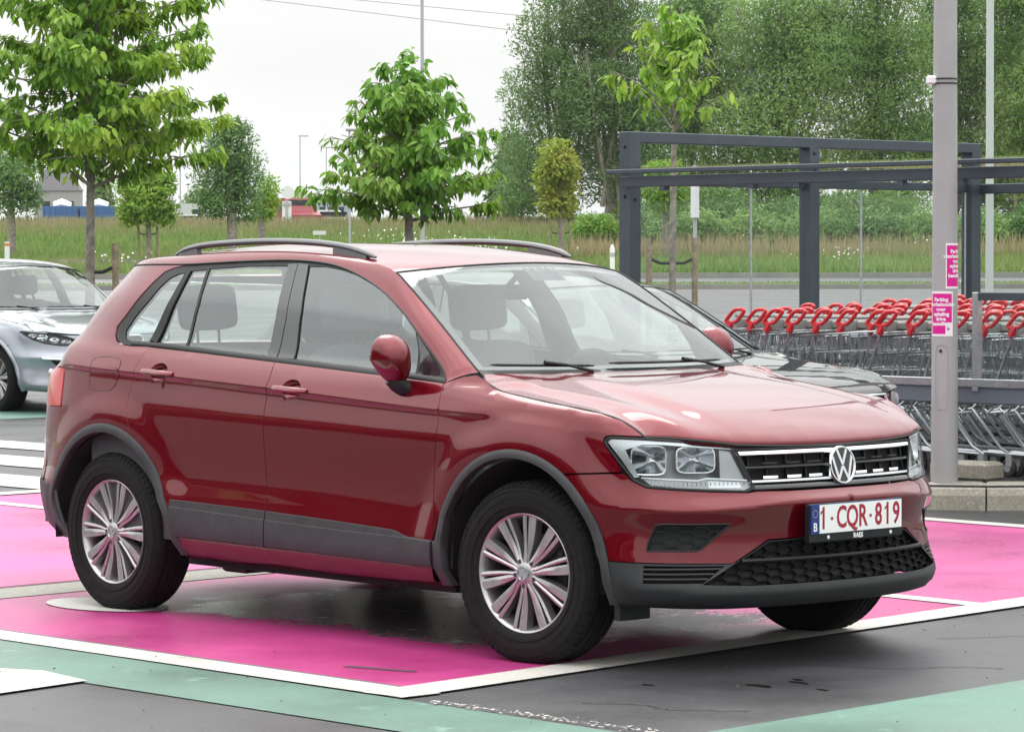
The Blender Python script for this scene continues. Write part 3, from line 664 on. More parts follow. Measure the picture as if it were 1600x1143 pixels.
# --- glass house
WIN = [(2.008,1.072),(2.048,1.116),(2.167,1.199),(2.338,1.315),(2.548,1.423),(2.661,1.466),(2.74,1.490),(2.858,1.521),(2.951,1.539),(3.062,1.551),(3.19,1.557),(3.36,1.557),(3.554,1.554),(3.751,1.547),(3.928,1.538),(4.025,1.524),(4.083,1.505),(4.125,1.461),(4.180,1.381),(4.233,1.304),(4.268,1.262),(4.258,1.225),(4.231,1.203),(4.181,1.187),(4.106,1.181),(3.942,1.180),(3.511,1.156),(3.086,1.133),(2.539,1.103)]
GL_Q = [(4.196,1.245),(4.180,1.216),(4.150,1.203),(4.110,1.199),(4.000,1.199),(3.965,1.315),(3.938,1.413),(3.927,1.502),(3.968,1.501),(4.021,1.480),(4.058,1.442),(4.102,1.374),(4.158,1.308)]
GL_RF = [(3.938,1.189),(3.738,1.180),(3.747,1.366),(3.787,1.518),(3.890,1.510),(3.893,1.408),(3.913,1.289)]
GL_R = [(3.722,1.179),(3.45,1.167),(3.165,1.152),(3.178,1.312),(3.240,1.534),(3.511,1.533),(3.768,1.521),(3.731,1.366)]
GL_F = [(2.977,1.145),(2.671,1.127),(2.33,1.101),(2.205,1.095),(2.238,1.20),(2.292,1.287),(2.369,1.333),(2.478,1.392),(2.58,1.437),(2.676,1.470),(2.768,1.495),(2.885,1.518),(2.997,1.531),(3.105,1.532),(3.024,1.344)]
GL_M = [(2.188,1.099),(2.045,1.088),(2.078,1.122),(2.18,1.198),(2.262,1.258),(2.215,1.18)]
wf = panel('window_frame', smooth_line(WIN + WIN[:1], 4)[:-1] if False else WIN, B(-.004), 'rubber_seal', car, .03, holes=[GL_Q, GL_RF, GL_R, GL_F], flange=.02, both=True)
for nm, g, of in (('quarter_window', GL_Q, -.008), ('fixed_window', GL_RF, -.008), ('rear_door_window', GL_R, -.008), ('front_door_window', GL_F, -.008)):
    panel(nm, g, B(of), 'window_glass', car, .03, flange=0, both=True)
panel('mirror_triangle', GL_M, B(-.001), 'gloss_black', car, .03, flange=.005, both=True)
panel('pillar_trim', [(3.160,1.153),(3.094,1.150),(3.108,1.312),(3.182,1.545),(3.240,1.542),(3.174,1.312)], B(.0015), 'gloss_black', car, .03, flange=.006, both=True)
panel('pillar_trim', [(3.086,1.149),(2.980,1.146),(3.027,1.344),(3.108,1.541),(3.177,1.545),(3.102,1.312)], B(.0015), 'gloss_black', car, .03, flange=.006, both=True)
panel('pillar_trim', [(3.965,1.205),(3.94,1.19),(3.917,1.289),(3.897,1.408),(3.893,1.515),(3.922,1.515),(3.933,1.413),(3.958,1.315),(3.99,1.205)], B(.002), 'black_plastic', car, .03, flange=.008, both=True)
bl = np.array(resample(BELT, .04, False)); 
us = np.linspace(2.012, 4.11, 70); zb = np.interp(us, [p[0] for p in BELT]+[4.2], [p[1] for p in BELT]+[1.186])
L = [bodyu(us, zb-.002, .001), bodyu(us, zb+.004, .006), bodyu(us, zb+.014, .006), bodyu(us, zb+.020, -.004)]; V = np.array(L).transpose(1, 0, 2).reshape(-1, 3); F = [(i*4+j, (i+1)*4+j, (i+1)*4+j+1, i*4+j+1) for i in range(69) for j in range(3)]
for s in (1, -1): mobj('belt_trim', V*[1, s, 1], [f[::s] for f in F], 'black_plastic', car, True)
# --- roof frame: from the window line (on the body surface) to the windscreen and roof edge
ROOF_E = [(.954,.752,1.113),(.86,.738,1.175),(.72,.713,1.268),(.56,.684,1.370),(.43,.660,1.449),(.318,.636,1.507),(.20,.620,1.538),(.05,.606,1.562),(-.15,.594,1.583),(-.40,.587,1.597),(-.70,.583,1.600),(-1.0,.578,1.593),(-1.22,.574,1.580),(-1.38,.562,1.570),(-1.52,.530,1.560),(-1.62,.480,1.550)]
L1 = [(2.008,1.072),(2.048,1.116),(2.167,1.199),(2.338,1.315),(2.45,1.377),(2.548,1.423),(2.661,1.466),(2.80,1.508),(2.951,1.539),(3.19,1.557),(3.50,1.555),(3.751,1.547),(3.935,1.541),(4.20,1.540),(4.45,1.535),(4.64,1.524)]
re_ = catmull([(p[0], -p[1], p[2]) for p in ROOF_E], 8); l1 = catmull(L1, 8); n = len(re_)
P0 = bodyu(l1[:, 0], l1[:, 1]); nb = surf_normals(B(), l1)
nb = np.where(nb[:, 1:2] > 0, -nb, nb)
chord = re_ - P0; ln = np.linalg.norm(chord, axis=1)[:, None]
tg = np.gradient(re_, axis=0); tg /= np.linalg.norm(tg, axis=1)[:, None]
t0 = chord - nb*np.sum(chord*nb, axis=1)[:, None]; t0 /= np.linalg.norm(t0, axis=1)[:, None] + 1e-9
CP_ = P0 + t0*ln*.62
K = 9; ws = np.linspace(0, 1, K)
G = np.array([[(1-w)**2*P0[i] + 2*w*(1-w)*CP_[i] + w*w*re_[i] for w in ws] for i in range(n)])
V = G.reshape(-1, 3); F = [(i*K+j, i*K+j+1, (i+1)*K+j+1, (i+1)*K+j) for i in range(n-1) for j in range(K-1)]
g = np.cross(V[F[40][1]]-V[F[40][0]], V[F[40][2]]-V[F[40][0]])
if g[1] > 0: F = [f[::-1] for f in F]
for s in (1, -1): mobj('roof_frame', V*[1, s, 1], [f[::s] for f in F], 'ruby_paint', car, True)
# drip line above the doors
q = bodyu(l1[:, 0], l1[:, 1], .001)
for s in (1, -1): mb = MB(); mb.tube(q*[1, s, 1], .004, 6); mb.build('door_seal', 'rubber_seal', car, True)
# --- roof
re_x = re_[5*8:]; rx, ry, rz_ = re_x[:, 0], -re_x[:, 1], re_x[:, 2]
def roof(s, t):
    """s 0 front..1 rear, t -1..1 across"""
    s = np.asarray(s, float); t = np.asarray(t, float)
    k = np.linspace(0, 1, len(rx)); X = np.interp(s, k, rx); Y = np.interp(s, k, ry); Z = np.interp(s, k, rz_)
    xc = X + (.150*(1-s)**2 - .22*s**2)*(1 - t*t)
    zc = np.interp(s, [0, .15, .35, .6, .85, 1], [.036, .034, .034, .034, .034, .026])
    return np.stack([xc, t*Y, Z + zc*(1 - np.abs(t)**2.4)], 1)
S_, T_ = np.meshgrid(np.linspace(0, 1, 60), np.linspace(-1, 1, 41), indexing='ij'); V = roof(S_.ravel(), T_.ravel()); F = [(i*41+j, (i+1)*41+j, (i+1)*41+j+1, i*41+j+1) for i in range(59) for j in range(40)]
g = np.cross(V[F[800][1]]-V[F[800][0]], V[F[800][2]]-V[F[800][0]])
if g[2] < 0: F = [f[::-1] for f in F]
rf = mobj('roof', V, F, 'ruby_paint', car, True)
# spoiler
mb = MB(); yy_ = np.linspace(-.50, .50, 31); V = []
for y in yy_:
    t = abs(y)/.50; xf = -1.605 - .21*(1-t*t); xr = -1.64 - .29*(1-t**3); zt = 1.545 + .026*(1-t**2.2)
    V += [(xf, y, zt+.001), ((xf+xr)/2, y, zt-.004), (xr, y, zt-.014), (xr+.01, y, zt-.045), (xf+.05, y, zt-.05)]
F = [(i*5+j, i*5+j+1, (i+1)*5+j+1, (i+1)*5+j) for i in range(30) for j in range(4)]
mb.add(V, F); o = mb.build('roof_spoiler', 'ruby_paint', car, True, recalc=True)
# --- windscreen
wl = re_[:41]   # near edge, base to top
def wscreen(s, t):
    """s 0 base..1 top, t -1..1 across (negative = near side)"""
    s = np.asarray(s, float); t = np.asarray(t, float); k = np.linspace(0, 1, 41)
    X = np.interp(s, k, wl[:, 0]); Y = -np.interp(s, k, wl[:, 1]); Z = np.interp(s, k, wl[:, 2])
    c = 1 - np.abs(t)**2.0
    return np.stack([X + (.125 + .03*s)*c, t*Y, Z + (-.008 + .046*s)*c + .0*s], 1)
def grid(fn, a0, a1, na, b0, b1, nb_): 
    A, Bq = np.meshgrid(np.linspace(a0, a1, na), np.linspace(b0, b1, nb_), indexing='ij'); V = fn(A.ravel(), Bq.ravel()); F = [(i*nb_+j, (i+1)*nb_+j, (i+1)*nb_+j+1, i*nb_+j+1) for i in range(na-1) for j in range(nb_-1)]
    return V, F
def sheet(name, fn, a0, a1, na, b0, b1, nb_, m, parent, up=(0, 0, 1)):
    V, F = grid(fn, a0, a1, na, b0, b1, nb_); f = F[len(F)//2]; g = np.cross(V[f[1]]-V[f[0]], V[f[2]]-V[f[0]])
    if g@np.array(up) < 0: F = [x[::-1] for x in F]
    return mobj(name, V, F, m, parent, True)
wsg = sheet('windscreen', wscreen, .0, 1, 36, -1, 1, 49, 'windscreen_glass', car)
inn = lambda s, t: wscreen(s, t) - np.array([.004, 0, .006])
for (a0, a1, b0, b1) in ((0, .085, -1, 1), (.925, 1, -1, 1), (.0, 1, -1, -.945), (0, 1, .945, 1)): sheet('windscreen_border', inn, a0, a1, 14, b0, b1, 30, 'gloss_black', wsg)
sheet('camera_shade', inn, .80, .96, 8, -.14, .14, 10, 'interior', wsg)
mb = MB(); V = wscreen(np.zeros(41), np.linspace(-1, 1, 41)); 
q = np.vstack([wscreen(np.linspace(0, 1, 30), np.full(30, -1)), wscreen(np.ones(30), np.linspace(-1, 1, 30)), wscreen(np.linspace(1, 0, 30), np.full(30, 1))]); mb.tube(q, .0045, 6); mb.build('windscreen_seal', 'rubber_seal', wsg, True)
# --- bonnet
HC = [(1.00,.770,1.108),(1.04,.800,1.090),(1.105,.828,1.0715),(1.175,.838,1.051),(1.327,.842,1.029),(1.519,.842,1.007),(1.716,.820,.981),(1.802,.797,.956),(1.872,.781,.920),(1.905,.775,.897)]
hc = catmull(HC[::-1], 8); hs_ = np.concatenate([[0], np.cumsum(np.linalg.norm(np.diff(hc, axis=0), axis=1))]); hs_ /= hs_[-1]
def bonnet(s, t):
    """s 0 nose..1 windscreen, t -1..1 across"""
    s = np.asarray(s, float); t = np.asarray(t, float); a = np.abs(t)
    sx = np.interp(s, hs_, hc[:, 0]); sy = np.interp(s, hs_, hc[:, 1]); sz = np.interp(s, hs_, hc[:, 2])
    # front edge runs along the body nose, rear edge along the windscreen foot
    y = t*sy
    fx = np.interp(np.abs(y), [0, .15, .30, .42, .52, .60, .68, .74, .775], [2.176, 2.172, 2.158, 2.136, 2.108, 2.075, 2.030, 1.975, 1.905])
    bx = 1.00 + .075*(1 - a**2)
    x = fx + (bx - fx)*s
    x = x*(1 - sstep(.82, 1, a)) + sx*sstep(.82, 1, a)
    zc = hermite([0, .012, .04, .09, .18, .32, .5, .7, .88, 1], [.852, .872, .898, .927, .961, .998, 1.034, 1.066, 1.090, 1.103], s)
    z = zc + (sz - zc)*a**3.2
    z = z + np.where(s < .15, 0, 0)
    fz = np.interp(np.abs(y), [0, .5, .65, .775], [.852, .856, .872, .897]) - .852
    z = z + fz*(1-a**3.2)*np.exp(-s*16)
    # power dome: two raised creases on each side that converge towards the nose
    tA = .60 - .00*s + .02*(1-s); tB = .80 + .0*s + .01*(1-s)
    tA = np.interp(s, [0, .3, .6, 1], [.66, .60, .555, .52]); tB = np.interp(s, [0, .3, .6, 1], [.80, .775, .80, .86])
    amp = sstep(.03, .22, s)*(1 - .75*sstep(.45, 1.0, s))
    z = z + amp*.013*(1 - sstep(-.07, .07, a - tA)) - amp*.005*np.exp(-((a - (tA+.09))/.065)**2)
    z = z + amp*.0035*np.exp(-((a - tB)/.04)**2)
    return np.stack([x, y, z], 1)
V, F = grid(bonnet, 0, 1, 90, -.997, .997, 141); f = F[len(F)//2]; g = np.cross(V[f[1]]-V[f[0]], V[f[2]]-V[f[0]])
if g[2] < 0: F = [x[::-1] for x in F]
nb0 = len(V); front = V[:141] - np.array([.02, 0, .02]); V = np.vstack([V, front]); F += [(j, nb0+j, nb0+j+1, j+1) for j in range(140)]
bon = mobj('bonnet', V, F, 'ruby_paint', car, True)
# gasket line where the bonnet meets wing and nose
e = np.vstack([bonnet(np.linspace(1, 0, 60), np.full(60, 1.0)), bonnet(np.zeros(80), np.linspace(1, -1, 80)), bonnet(np.linspace(0, 1, 60), np.full(60, -1.0))]); mb = MB(); mb.tube(e - np.array([0, 0, .004]), .0042, 6); mb.build('bonnet_gap', 'rubber_seal', bon, True)
# cowl
def cowl(s, t):
    A = bonnet(np.full(np.shape(s), .985), t*.985); W = wscreen(np.full(np.shape(s), .03), -t if False else t); return A + (W - A)*np.asarray(s)[:, None] - np.array([0, 0, .012])*(1-np.asarray(s)[:, None])
sheet('cowl', cowl, 0, 1, 6, -1, 1, 41, 'black_plastic', car)
# wipers
for (t0_, t1_, arm) in ((-.93, -.30, -.62), (-.18, .78, .40)):
    wp = empty('wiper', parent=car)
    tt = np.linspace(t0_, t1_, 16); q = wscreen(np.linspace(.055, .035, 16) if arm > 0 else np.linspace(.05, .03, 16), tt) + np.array([.010, 0, .014]); mb = MB(); mb.tube(q, [.003]+[.006]*14+[.003], 6); mb.build('wiper_blade', 'black_plastic', wp, True)
    a = wscreen([.04], [arm])[0] + np.array([.012, 0, .026]); b = bonnet([.985], [arm+.30])[0] + np.array([.0, 0, .004]); mb = MB(); mb.tube([b, (a+b)/2+[0, 0, .006], a, a - (a-b)*.03], [.008, .006, .009, .008], 6); mb.build('wiper_arm', 'black_plastic', wp, True)
# --- roof rails
for s in (1, -1):
    rr = empty('roof_rail', parent=car)
    pts = [(.105,.566,1.570),(.03,.568,1.592),(-.08,.568,1.613),(-.25,.566,1.630),(-.55,.563,1.640),(-.90,.560,1.634),(-1.10,.557,1.622),(-1.22,.554,1.604),(-1.30,.552,1.580)]
    q = catmull(pts, 6)*[1, -s, 1]; mb = MB(); mb.tube(q, np.interp(np.linspace(0, 1, len(q)), [0, .04, .12, .88, .96, 1], [.006, .012, .017, .017, .012, .006]), 10, flat=.85); mb.build('rail_bar', 'rail_silver', rr, True)
    for (x0, x1) in ((.06, -.16), (-1.12, -1.27), (-.66,-.60)):
        w_ = [p for p in catmull(pts, 6) if min(x0, x1) <= p[0] <= max(x0, x1)]
        if len(w_) < 2: continue
        w_ = np.array(w_)*[1, -s, 1]; lo = w_.copy(); lo[:, 2] = np.interp(lo[:, 0], re_[::-1, 0], re_[::-1, 2]) - .006
        V = np.vstack([w_ + [0, -.012, 0], lo + [0, -.014, 0], w_ + [0, .012, 0], lo + [0, .014, 0]]); k_ = len(w_)
        F = [(i, i+1, k_+i+1, k_+i) for i in range(k_-1)] + [(2*k_+i, 3*k_+i, 3*k_+i+1, 2*k_+i+1) for i in range(k_-1)] + [(0, k_, 3*k_, 2*k_), (k_-1, 3*k_-1, 4*k_-1, 2*k_-1)]
        mobj('rail_foot', V, F, 'rail_silver', rr)
# --- door handles
for (u0, u1, z0, z1) in ((3.020, 2.800, 1.0305, 1.0185), (3.942, 3.722, 1.0785, 1.0655)):
    for s in (1, -1):
        h = empty('door_handle', parent=car); uc = (u0+u1)/2; zc = (z0+z1)/2
        V = []; nr, na = 7, 30; cz = zc - .004
        for i in range(nr+1):
            q_ = i/nr
            for k in range(na):
                a = 2*math.pi*k/na; V.append(bodyu([uc+.0655*q_*math.cos(a)], [cz+.0445*q_*math.sin(a)], -.036*(1-q_**3) - .001)[0])
        F = [(i*na+k, i*na+(k+1) % na, (i+1)*na+(k+1) % na, (i+1)*na+k) for i in range(nr) for k in range(na)]
        mbb = MB(); mbb.add(V, [f[::-1] for f in F]); mbb.build('handle_cup', 'ruby_paint', h, True)
        us = np.linspace(u0, u1, 26); zz = np.linspace(z0, z1, 26); t = np.linspace(-1, 1, 26); hw = .0125*(1 - .35*np.abs(t)**4); of = .034*(1 - np.abs(t)**5) + .004
        Ls = []
        for fz, fo in ((1, -.012), (1, -.002), (.55, .004), (-.3, .005), (-1, -.002), (-1, -.014)): Ls.append(bodyu(us, zz + hw*fz, of + fo))
        V = np.array(Ls).transpose(1, 0, 2).reshape(-1, 3); F = [(i*6+j, i*6+(j+1) % 6, (i+1)*6+(j+1) % 6, (i+1)*6+j) for i in range(25) for j in range(6)] + [(0,1,2,3,4,5), tuple(25*6+k for k in (5,4,3,2,1,0))]
        mbb = MB(); mbb.add(V, F); o = mbb.build('handle_grip', 'ruby_paint', h, True, recalc=True)
        if s < 0:
            for ch in h.children:
                ch.data.transform(Matrix.Diagonal((1, -1, 1, 1))); ch.data.flip_normals()
# --- wing mirrors
for s in (1, -1):
    mr = empty('wing_mirror', parent=car)
    prof = []   # superellipsoid shell, lens side cut flat and facing rearwards
    mc = np.array([.612, -.938, 1.160]); mb = MB(); V = []; na, nb_ = 64, 40
    for i in range(nb_+1):
        ph = math.pi*i/nb_
        for k in range(na):
            th = 2*math.pi*k/na
            yl = -math.cos(ph); rr = math.sin(ph)**.60
            dz = rr*math.sin(th); dx = rr*math.cos(th); dz = math.copysign(abs(dz)**.9, dz)
            low = max(0, -dz)
            x = dx*(.100 if dx > 0 else .050)*(1 - .25*low); z = dz*(.104 if dz > 0 else .100)
            V.append((mc[0] + x + .02*low, mc[1] + yl*.076*(1 - .30*low) + .028*low, mc[2] + z))
    F = [(i*na+k, i*na+(k+1) % na, (i+1)*na+(k+1) % na, (i+1)*na+k) for i in range(nb_) for k in range(na)]
    mb.add(V, F); sh = mb.build('mirror_shell', 'ruby_paint', mr, True, recalc=True)
    mb = MB(); mb.tube([mc + [.012, .020, -.070], mc + [.022, .040, -.098], mc + [.035, .060, -.118], mc + [.050, .09, -.124]], [.050, .048, .042, .034], 14, flat=.8); mb.build('mirror_foot', 'black_plastic', mr, True)
    q = [(mc[0]-.0330, mc[1]+.052*math.cos(a)*(abs(math.cos(a))**2.6+abs(math.sin(a))**2.6)**(-1/2.6), mc[2]+.01+.058*math.sin(a)*(abs(math.cos(a))**2.6+abs(math.sin(a))**2.6)**(-1/2.6)) for a in np.linspace(0, 2*math.pi, 25)[:-1]]
    mb = MB(); mb.add(q + [(p[0]+.02, p[1], p[2]) for p in q], [tuple(range(24))] + [(k, (k+1) % 24, 24+(k+1) % 24, 24+k) for k in range(24)]); mb.build('mirror_glass', 'chrome', mr, recalc=True)
    if s < 0:
        for ch in mr.children: ch.data.transform(Matrix.Diagonal((1, -1, 1, 1))); ch.data.flip_normals()
# --- wheels
def spoke_mesh():
    """one forked spoke, hub to rim, pointing to +z in the xz plane, outer face at -y"""
    m = MB(); V = []
    st = [(.030, .0160, .044), (.060, .0145, .041), (.095, .0205, .037), (.125, .0255, .0365), (.160, .0300, .039), (.195, .0335, .042), (.2262, .0360, .044)]
    for side in (1, -1):
        a0 = len(V)
        for r, hw, dy in st:
            gap = .0 if r < .07 else (r-.07)/.156*.0068; mid = .30*hw if r > .09 else 0     # the fork sits off centre: one broad prong, one narrow
            w0 = mid + side*gap; w1 = side*hw
            V += [(w0, -dy+.001, r), (w0*.6+w1*.4, -dy-.0035, r), (w1*.98, -dy, r), (w1*1.10, -dy+.034, r), (w0, -dy+.030, r)]
        for i in range(len(st)-1):
            for j in range(5):
                f = (a0+i*5+j, a0+i*5+(j+1) % 5, a0+(i+1)*5+(j+1) % 5, a0+(i+1)*5+j); m.f.append(f if side > 0 else f[::-1])
    m.v = V
    return m
def wheel(name, loc, side, steer=0.0, spin=0.0):
    w = empty(name, (0, 0, 0), 0, car); w.location = loc; w.rotation_euler = (0, spin, steer if side > 0 else steer + math.pi); w.rotation_mode = 'ZYX' if False else 'XYZ'
    w.rotation_euler = (0, 0, steer + (0 if side > 0 else math.pi))
    # tyre: outer face towards -y
    pr = [(.228, -.086), (.236, -.099), (.250, -.104), (.275, -.1085), (.300, -.1090), (.318, -.1060), (.332, -.0990), (.342, -.0900), (.3485, -.0800)]
    tread = [(.3500, -.0780), (.3520, -.0600), (.3525, -.0565), (.3450, -.0560), (.3450, -.0480), (.3535, -.0470), (.3548, -.0200), (.3470, -.0190), (.3470, -.0110), (.3550, -.0100), (.3555, .0), (.3550, .0100), (.3470, .0110), (.3470, .0190), (.3548, .0200), (.3535, .0470), (.3450, .0480), (.3450, .0560), (.3525, .0565), (.3500, .0780)]
    full = pr + tread + [(r_, -h) for r_, h in pr[::-1]]
    mb = MB(); mb.lathe(full, 72, 'y'); ty = mb.build('tyre', 'tyre', w, True, recalc=True)
    mb = MB()
    for k in range(72):      # shoulder blocks
        a = 2*math.pi*k/72; ca, sa = math.cos(a), math.sin(a); t = np.array([-sa, 0, ca]); n_ = np.array([ca, 0, sa])
        for sg in (-1, 1):
            c0 = n_*.3455 + [0, sg*.085, 0]; c1 = n_*.3545 + [0, sg*.062, 0]; c2 = n_*.333 + [0, sg*.1005, 0]; h_ = t*.0105
            o_ = n_*.0030 + np.array([0, sg*.0022, 0])
            Q = [c2-h_, c2+h_, c0-h_, c0+h_, c1-h_, c1+h_]; Vq = [q + o_*(.4 if i < 2 else 1) for i, q in enumerate(Q)] + [q - o_ for q in Q]
            mb.add(Vq, [(0,1,3,2),(2,3,5,4),(0,2,8,6),(2,4,10,8),(1,7,9,3),(3,9,11,5),(4,5,11,10),(0,6,7,1)])
    o = mb.build('tread_blocks', 'tyre', ty, recalc=True); o['kind'] = 'stuff'
    for rr in (.262, .292, .322): 
        mb = MB(); mb.lathe([(rr-.0025, -.1065 if rr > .31 else -.107), (rr-.001, -.1105 if rr > .25 and rr < .31 else -.1085), (rr+.001, -.1105 if rr < .31 and rr > .25 else -.1080), (rr+.0025, -.1065 if rr > .31 else -.107)], 60, 'y'); mb.build('sidewall_rib', 'tyre', ty, True)
    # rim barrel and flange
    mb = MB(); mb.lathe([(.2335, -.088), (.2350, -.093), (.2305, -.096), (.2245, -.093), (.2180, -.080), (.2100, -.058), (.2030, -.02), (.2000, .04), (.2080, .09), (.228, .10)], 64, 'y'); mb.build('rim', 'alloy', w, True, recalc=True)
    mb = MB(); mb.lathe([(.200, .045), (.06, .055), (.0, .055)], 40, 'y'); mb.build('back_plate', 'liner_black', w, True)
    mb = MB(); mb.lathe([(.148, .008), (.148, -.010), (.085, -.010), (.083, -.030), (0, -.030)], 44, 'y'); mb.build('brake_disc', 'brake_iron', w, True, recalc=True)
    mb = MB(); mb.box((.105, -.004, .06), (.07, .05, .13), 0, .012); mb.build('brake_caliper', 'brake_iron', w)
    sp = spoke_mesh(); so = mobj('spoke', sp.v, sp.f, 'alloy', w, True); edge_split(so.data, 28)
    bm = bmesh.new(); bm.from_mesh(so.data); bmesh.ops.recalc_face_normals(bm, faces=bm.faces); bm.to_mesh(so.data); bm.free(); edge_split(so.data, 28)
    off = -.046
    for k in range(10):
        o = so if k == 0 else inst('spoke', so.data, w)
        o.location = (0, off, 0); o.rotation_euler = (0, spin + 2*math.pi*k/10, 0); o.scale = (1 if k % 2 else -1, 1, 1)
    mb = MB(); mb.lathe([(.066, off+.012), (.064, off-.020), (.052, off-.036), (.040, off-.046), (.034, off-.050), (.0, off-.050)], 40, 'y'); mb.build('hub', 'alloy', w, True, recalc=True)
    for k in range(5):
        a = spin + 2*math.pi*(k+.5)/5; c = (.050*math.sin(a), off-.034, .050*math.cos(a))
        mb = MB(); mb.lathe([(0, -.012), (.0085, -.012), (.0095, -.004), (.0115, .004)], 8, 'y', c); mb.build('wheel_bolt', 'alloy_dark', w, True)
    a = spin
    mw = Matrix(((math.cos(a), math.sin(a), 0, 0), (0, 0, -1, off-.0515), (-math.sin(a), math.cos(a), 0, 0), (0, 0, 0, 1))); badge(w, .0285, mw, .006, 'hub_badge')
    return w
STEER = .104
for x, s, st, sp in ((AXF, 1, STEER, .12), (AXR, 1, 0, .30), (AXF, -1, STEER, .5), (AXR, -1, 0, .9)):
    wheel('wheel', (x, -.788*s, .3515), s, st, sp)
# --- wheel wells, underbody
for ax in (AXF, AXR):
    for s in (1, -1):
        mb = MB(); V = []; F = []
        for k, a in enumerate(np.linspace(-6, 186, 30)):
            for y in (-.885, -.55): V.append((ax + .436*math.cos(R(a)), s*y, WZ + .444*math.sin(R(a))))
        F = [(2*i, 2*i+1, 2*i+3, 2*i+2) for i in range(29)]; n_ = len(V); V += [(ax + .436*math.cos(R(a)), s*-.55, WZ + .444*math.sin(R(a))) for a in np.linspace(-6, 186, 30)]; F.append(tuple(range(n_, n_+30)))
        mb.add(V, F); mb.build('wheel_well', 'liner_black', car)
mb = MB(); mb.box((.0, 0, .30), (1.75, 1.62, .13)); mb.box((0, 0, .29), (3.9, 1.05, .10)); mb.build('underbody', 'liner_black', car)
mb = MB(); mb.tube([(-1.9, .3, .26), (-.6, .25, .24), (.8, .2, .25)], .035, 8); mb.build('exhaust_pipe', 'brake_iron', car, True)
mb = MB(); mb.box((-.62, -.70, .235), (.16, .12, .05), 0, .01); mb.build('jack_point', 'black_plastic', car)
# --- cabin
for s in (1, -1):
    us = np.linspace(1.95, 4.4, 40); L = [bodyu(us, np.full(40, .34), -.06), bodyu(us, np.full(40, .7), -.06), bodyu(us, np.interp(us, [p[0] for p in BELT], [p[1] for p in BELT]) - .03, -.045), bodyu(us, np.interp(us, [p[0] for p in BELT], [p[1] for p in BELT]) + .004, -.025)]
    V = np.array(L).transpose(1, 0, 2).reshape(-1, 3)*[1, s, 1]; mobj('door_trim', V, [(i*4+j, i*4+j+1, (i+1)*4+j+1, (i+1)*4+j) for i in range(39) for j in range(3)], 'interior', car, True)
mb = MB(); mb.box((-.55, 0, .38), (3.0, 1.5, .06)); mb.build('cabin_floor', 'interior', car)
def seat(x, y, w=.50, back=.66, rear=False, hz=.96):
    s_ = empty('seat', (x, y, 0), parent=car)
    def cush(name, c, d, tilt, m='seat_fabric'):
        mb = MB(); n_ = 6; V = []
        for i in range(9):
            for j in range(9):
                pass
        P = []; a = np.linspace(-1, 1, 9)
        def sup(q): return math.copysign(abs(q)**.8, q)
        NA, NB = 24, 14
        for i in range(NB+1):
            ph = -math.pi/2 + math.pi*i/NB
            for k in range(NA):
                th = 2*math.pi*k/NA; e = .35
                f = lambda v_: math.copysign(abs(v_)**e, v_)
                P.append((c[0] + d[0]/2*f(math.cos(ph))*f(math.cos(th)), c[1] + d[1]/2*f(math.cos(ph))*f(math.sin(th)), c[2] + d[2]/2*f(math.sin(ph))))
        F = [(i*NA+k, i*NA+(k+1) % NA, (i+1)*NA+(k+1) % NA, (i+1)*NA+k) for i in range(NB) for k in range(NA)]
        ct, st_ = math.cos(tilt), math.sin(tilt); P = [(c[0]+(p[0]-c[0])*ct - (p[2]-c[2])*st_, p[1], c[2]+(p[0]-c[0])*st_ + (p[2]-c[2])*ct) for p in P]
        return MB().add(P, F).build(name, m, s_, True)
    cush('seat_cushion', (.16, 0, .60), (.54, w, .16), .10); cush('seat_back', (-.17, 0, .62+back/2), (.15, w, back), .22)
    if not rear:
        hr = cush('headrest', (-.275, 0, 1.345), (.11, .285, .20), .15)
        for q in (-.06, .06): mb = MB(); mb.tube([(-.262, q, 1.16), (-.272, q, 1.29)], .007, 6); mb.build('headrest_post', 'alloy_dark', s_, True)
seat(-.02, -.37, .52, .58); seat(-.02, .37, .52, .58)
for y in (-.45, 0, .45):
    seat(-.93, y, .46, .56, rear=(y == 0))
def dash(s, t): 
    s = np.asarray(s, float); t = np.asarray(t, float); x = 1.03 - .50*s - .04*t*t; z = 1.055 + .02*np.sin(s*3.1) - .30*sstep(.75, 1, s); return np.stack([x, t*.74, z], 1)
sheet('dashboard', dash, 0, 1, 16, -1, 1, 25, 'interior', car)
sw = empty('steering_wheel', (.36, .37, 1.00), parent=car); sw.rotation_euler = (0, R(-62), 0)
mb = MB(); mb.tube([(.185*math.cos(a), .185*math.sin(a), 0) for a in np.linspace(0, 2*math.pi, 33)], .016, 8, False); mb.build('steering_rim', 'interior', sw, True)
mb = MB(); mb.lathe([(0, .03), (.06, .02), (.07, -.02)], 20); mb.box((0, 0, 0), (.035, .36, .02)); mb.build('steering_hub', 'interior', sw)
mb = MB(); mb.box((.30, 0, 1.42), (.04, .24, .065), 0, .015); mb.tube([(.30, 0, 1.44), (.38, 0, 1.50)], .012, 6); mb.build('rear_view_mirror', 'black_plastic', car)
V, F = grid(lambda a, b: roof(a, b) - np.array([0, 0, .03]), .02, .97, 20, -.96, .96, 15); mobj('headliner', V, F, 'headliner', car, True)
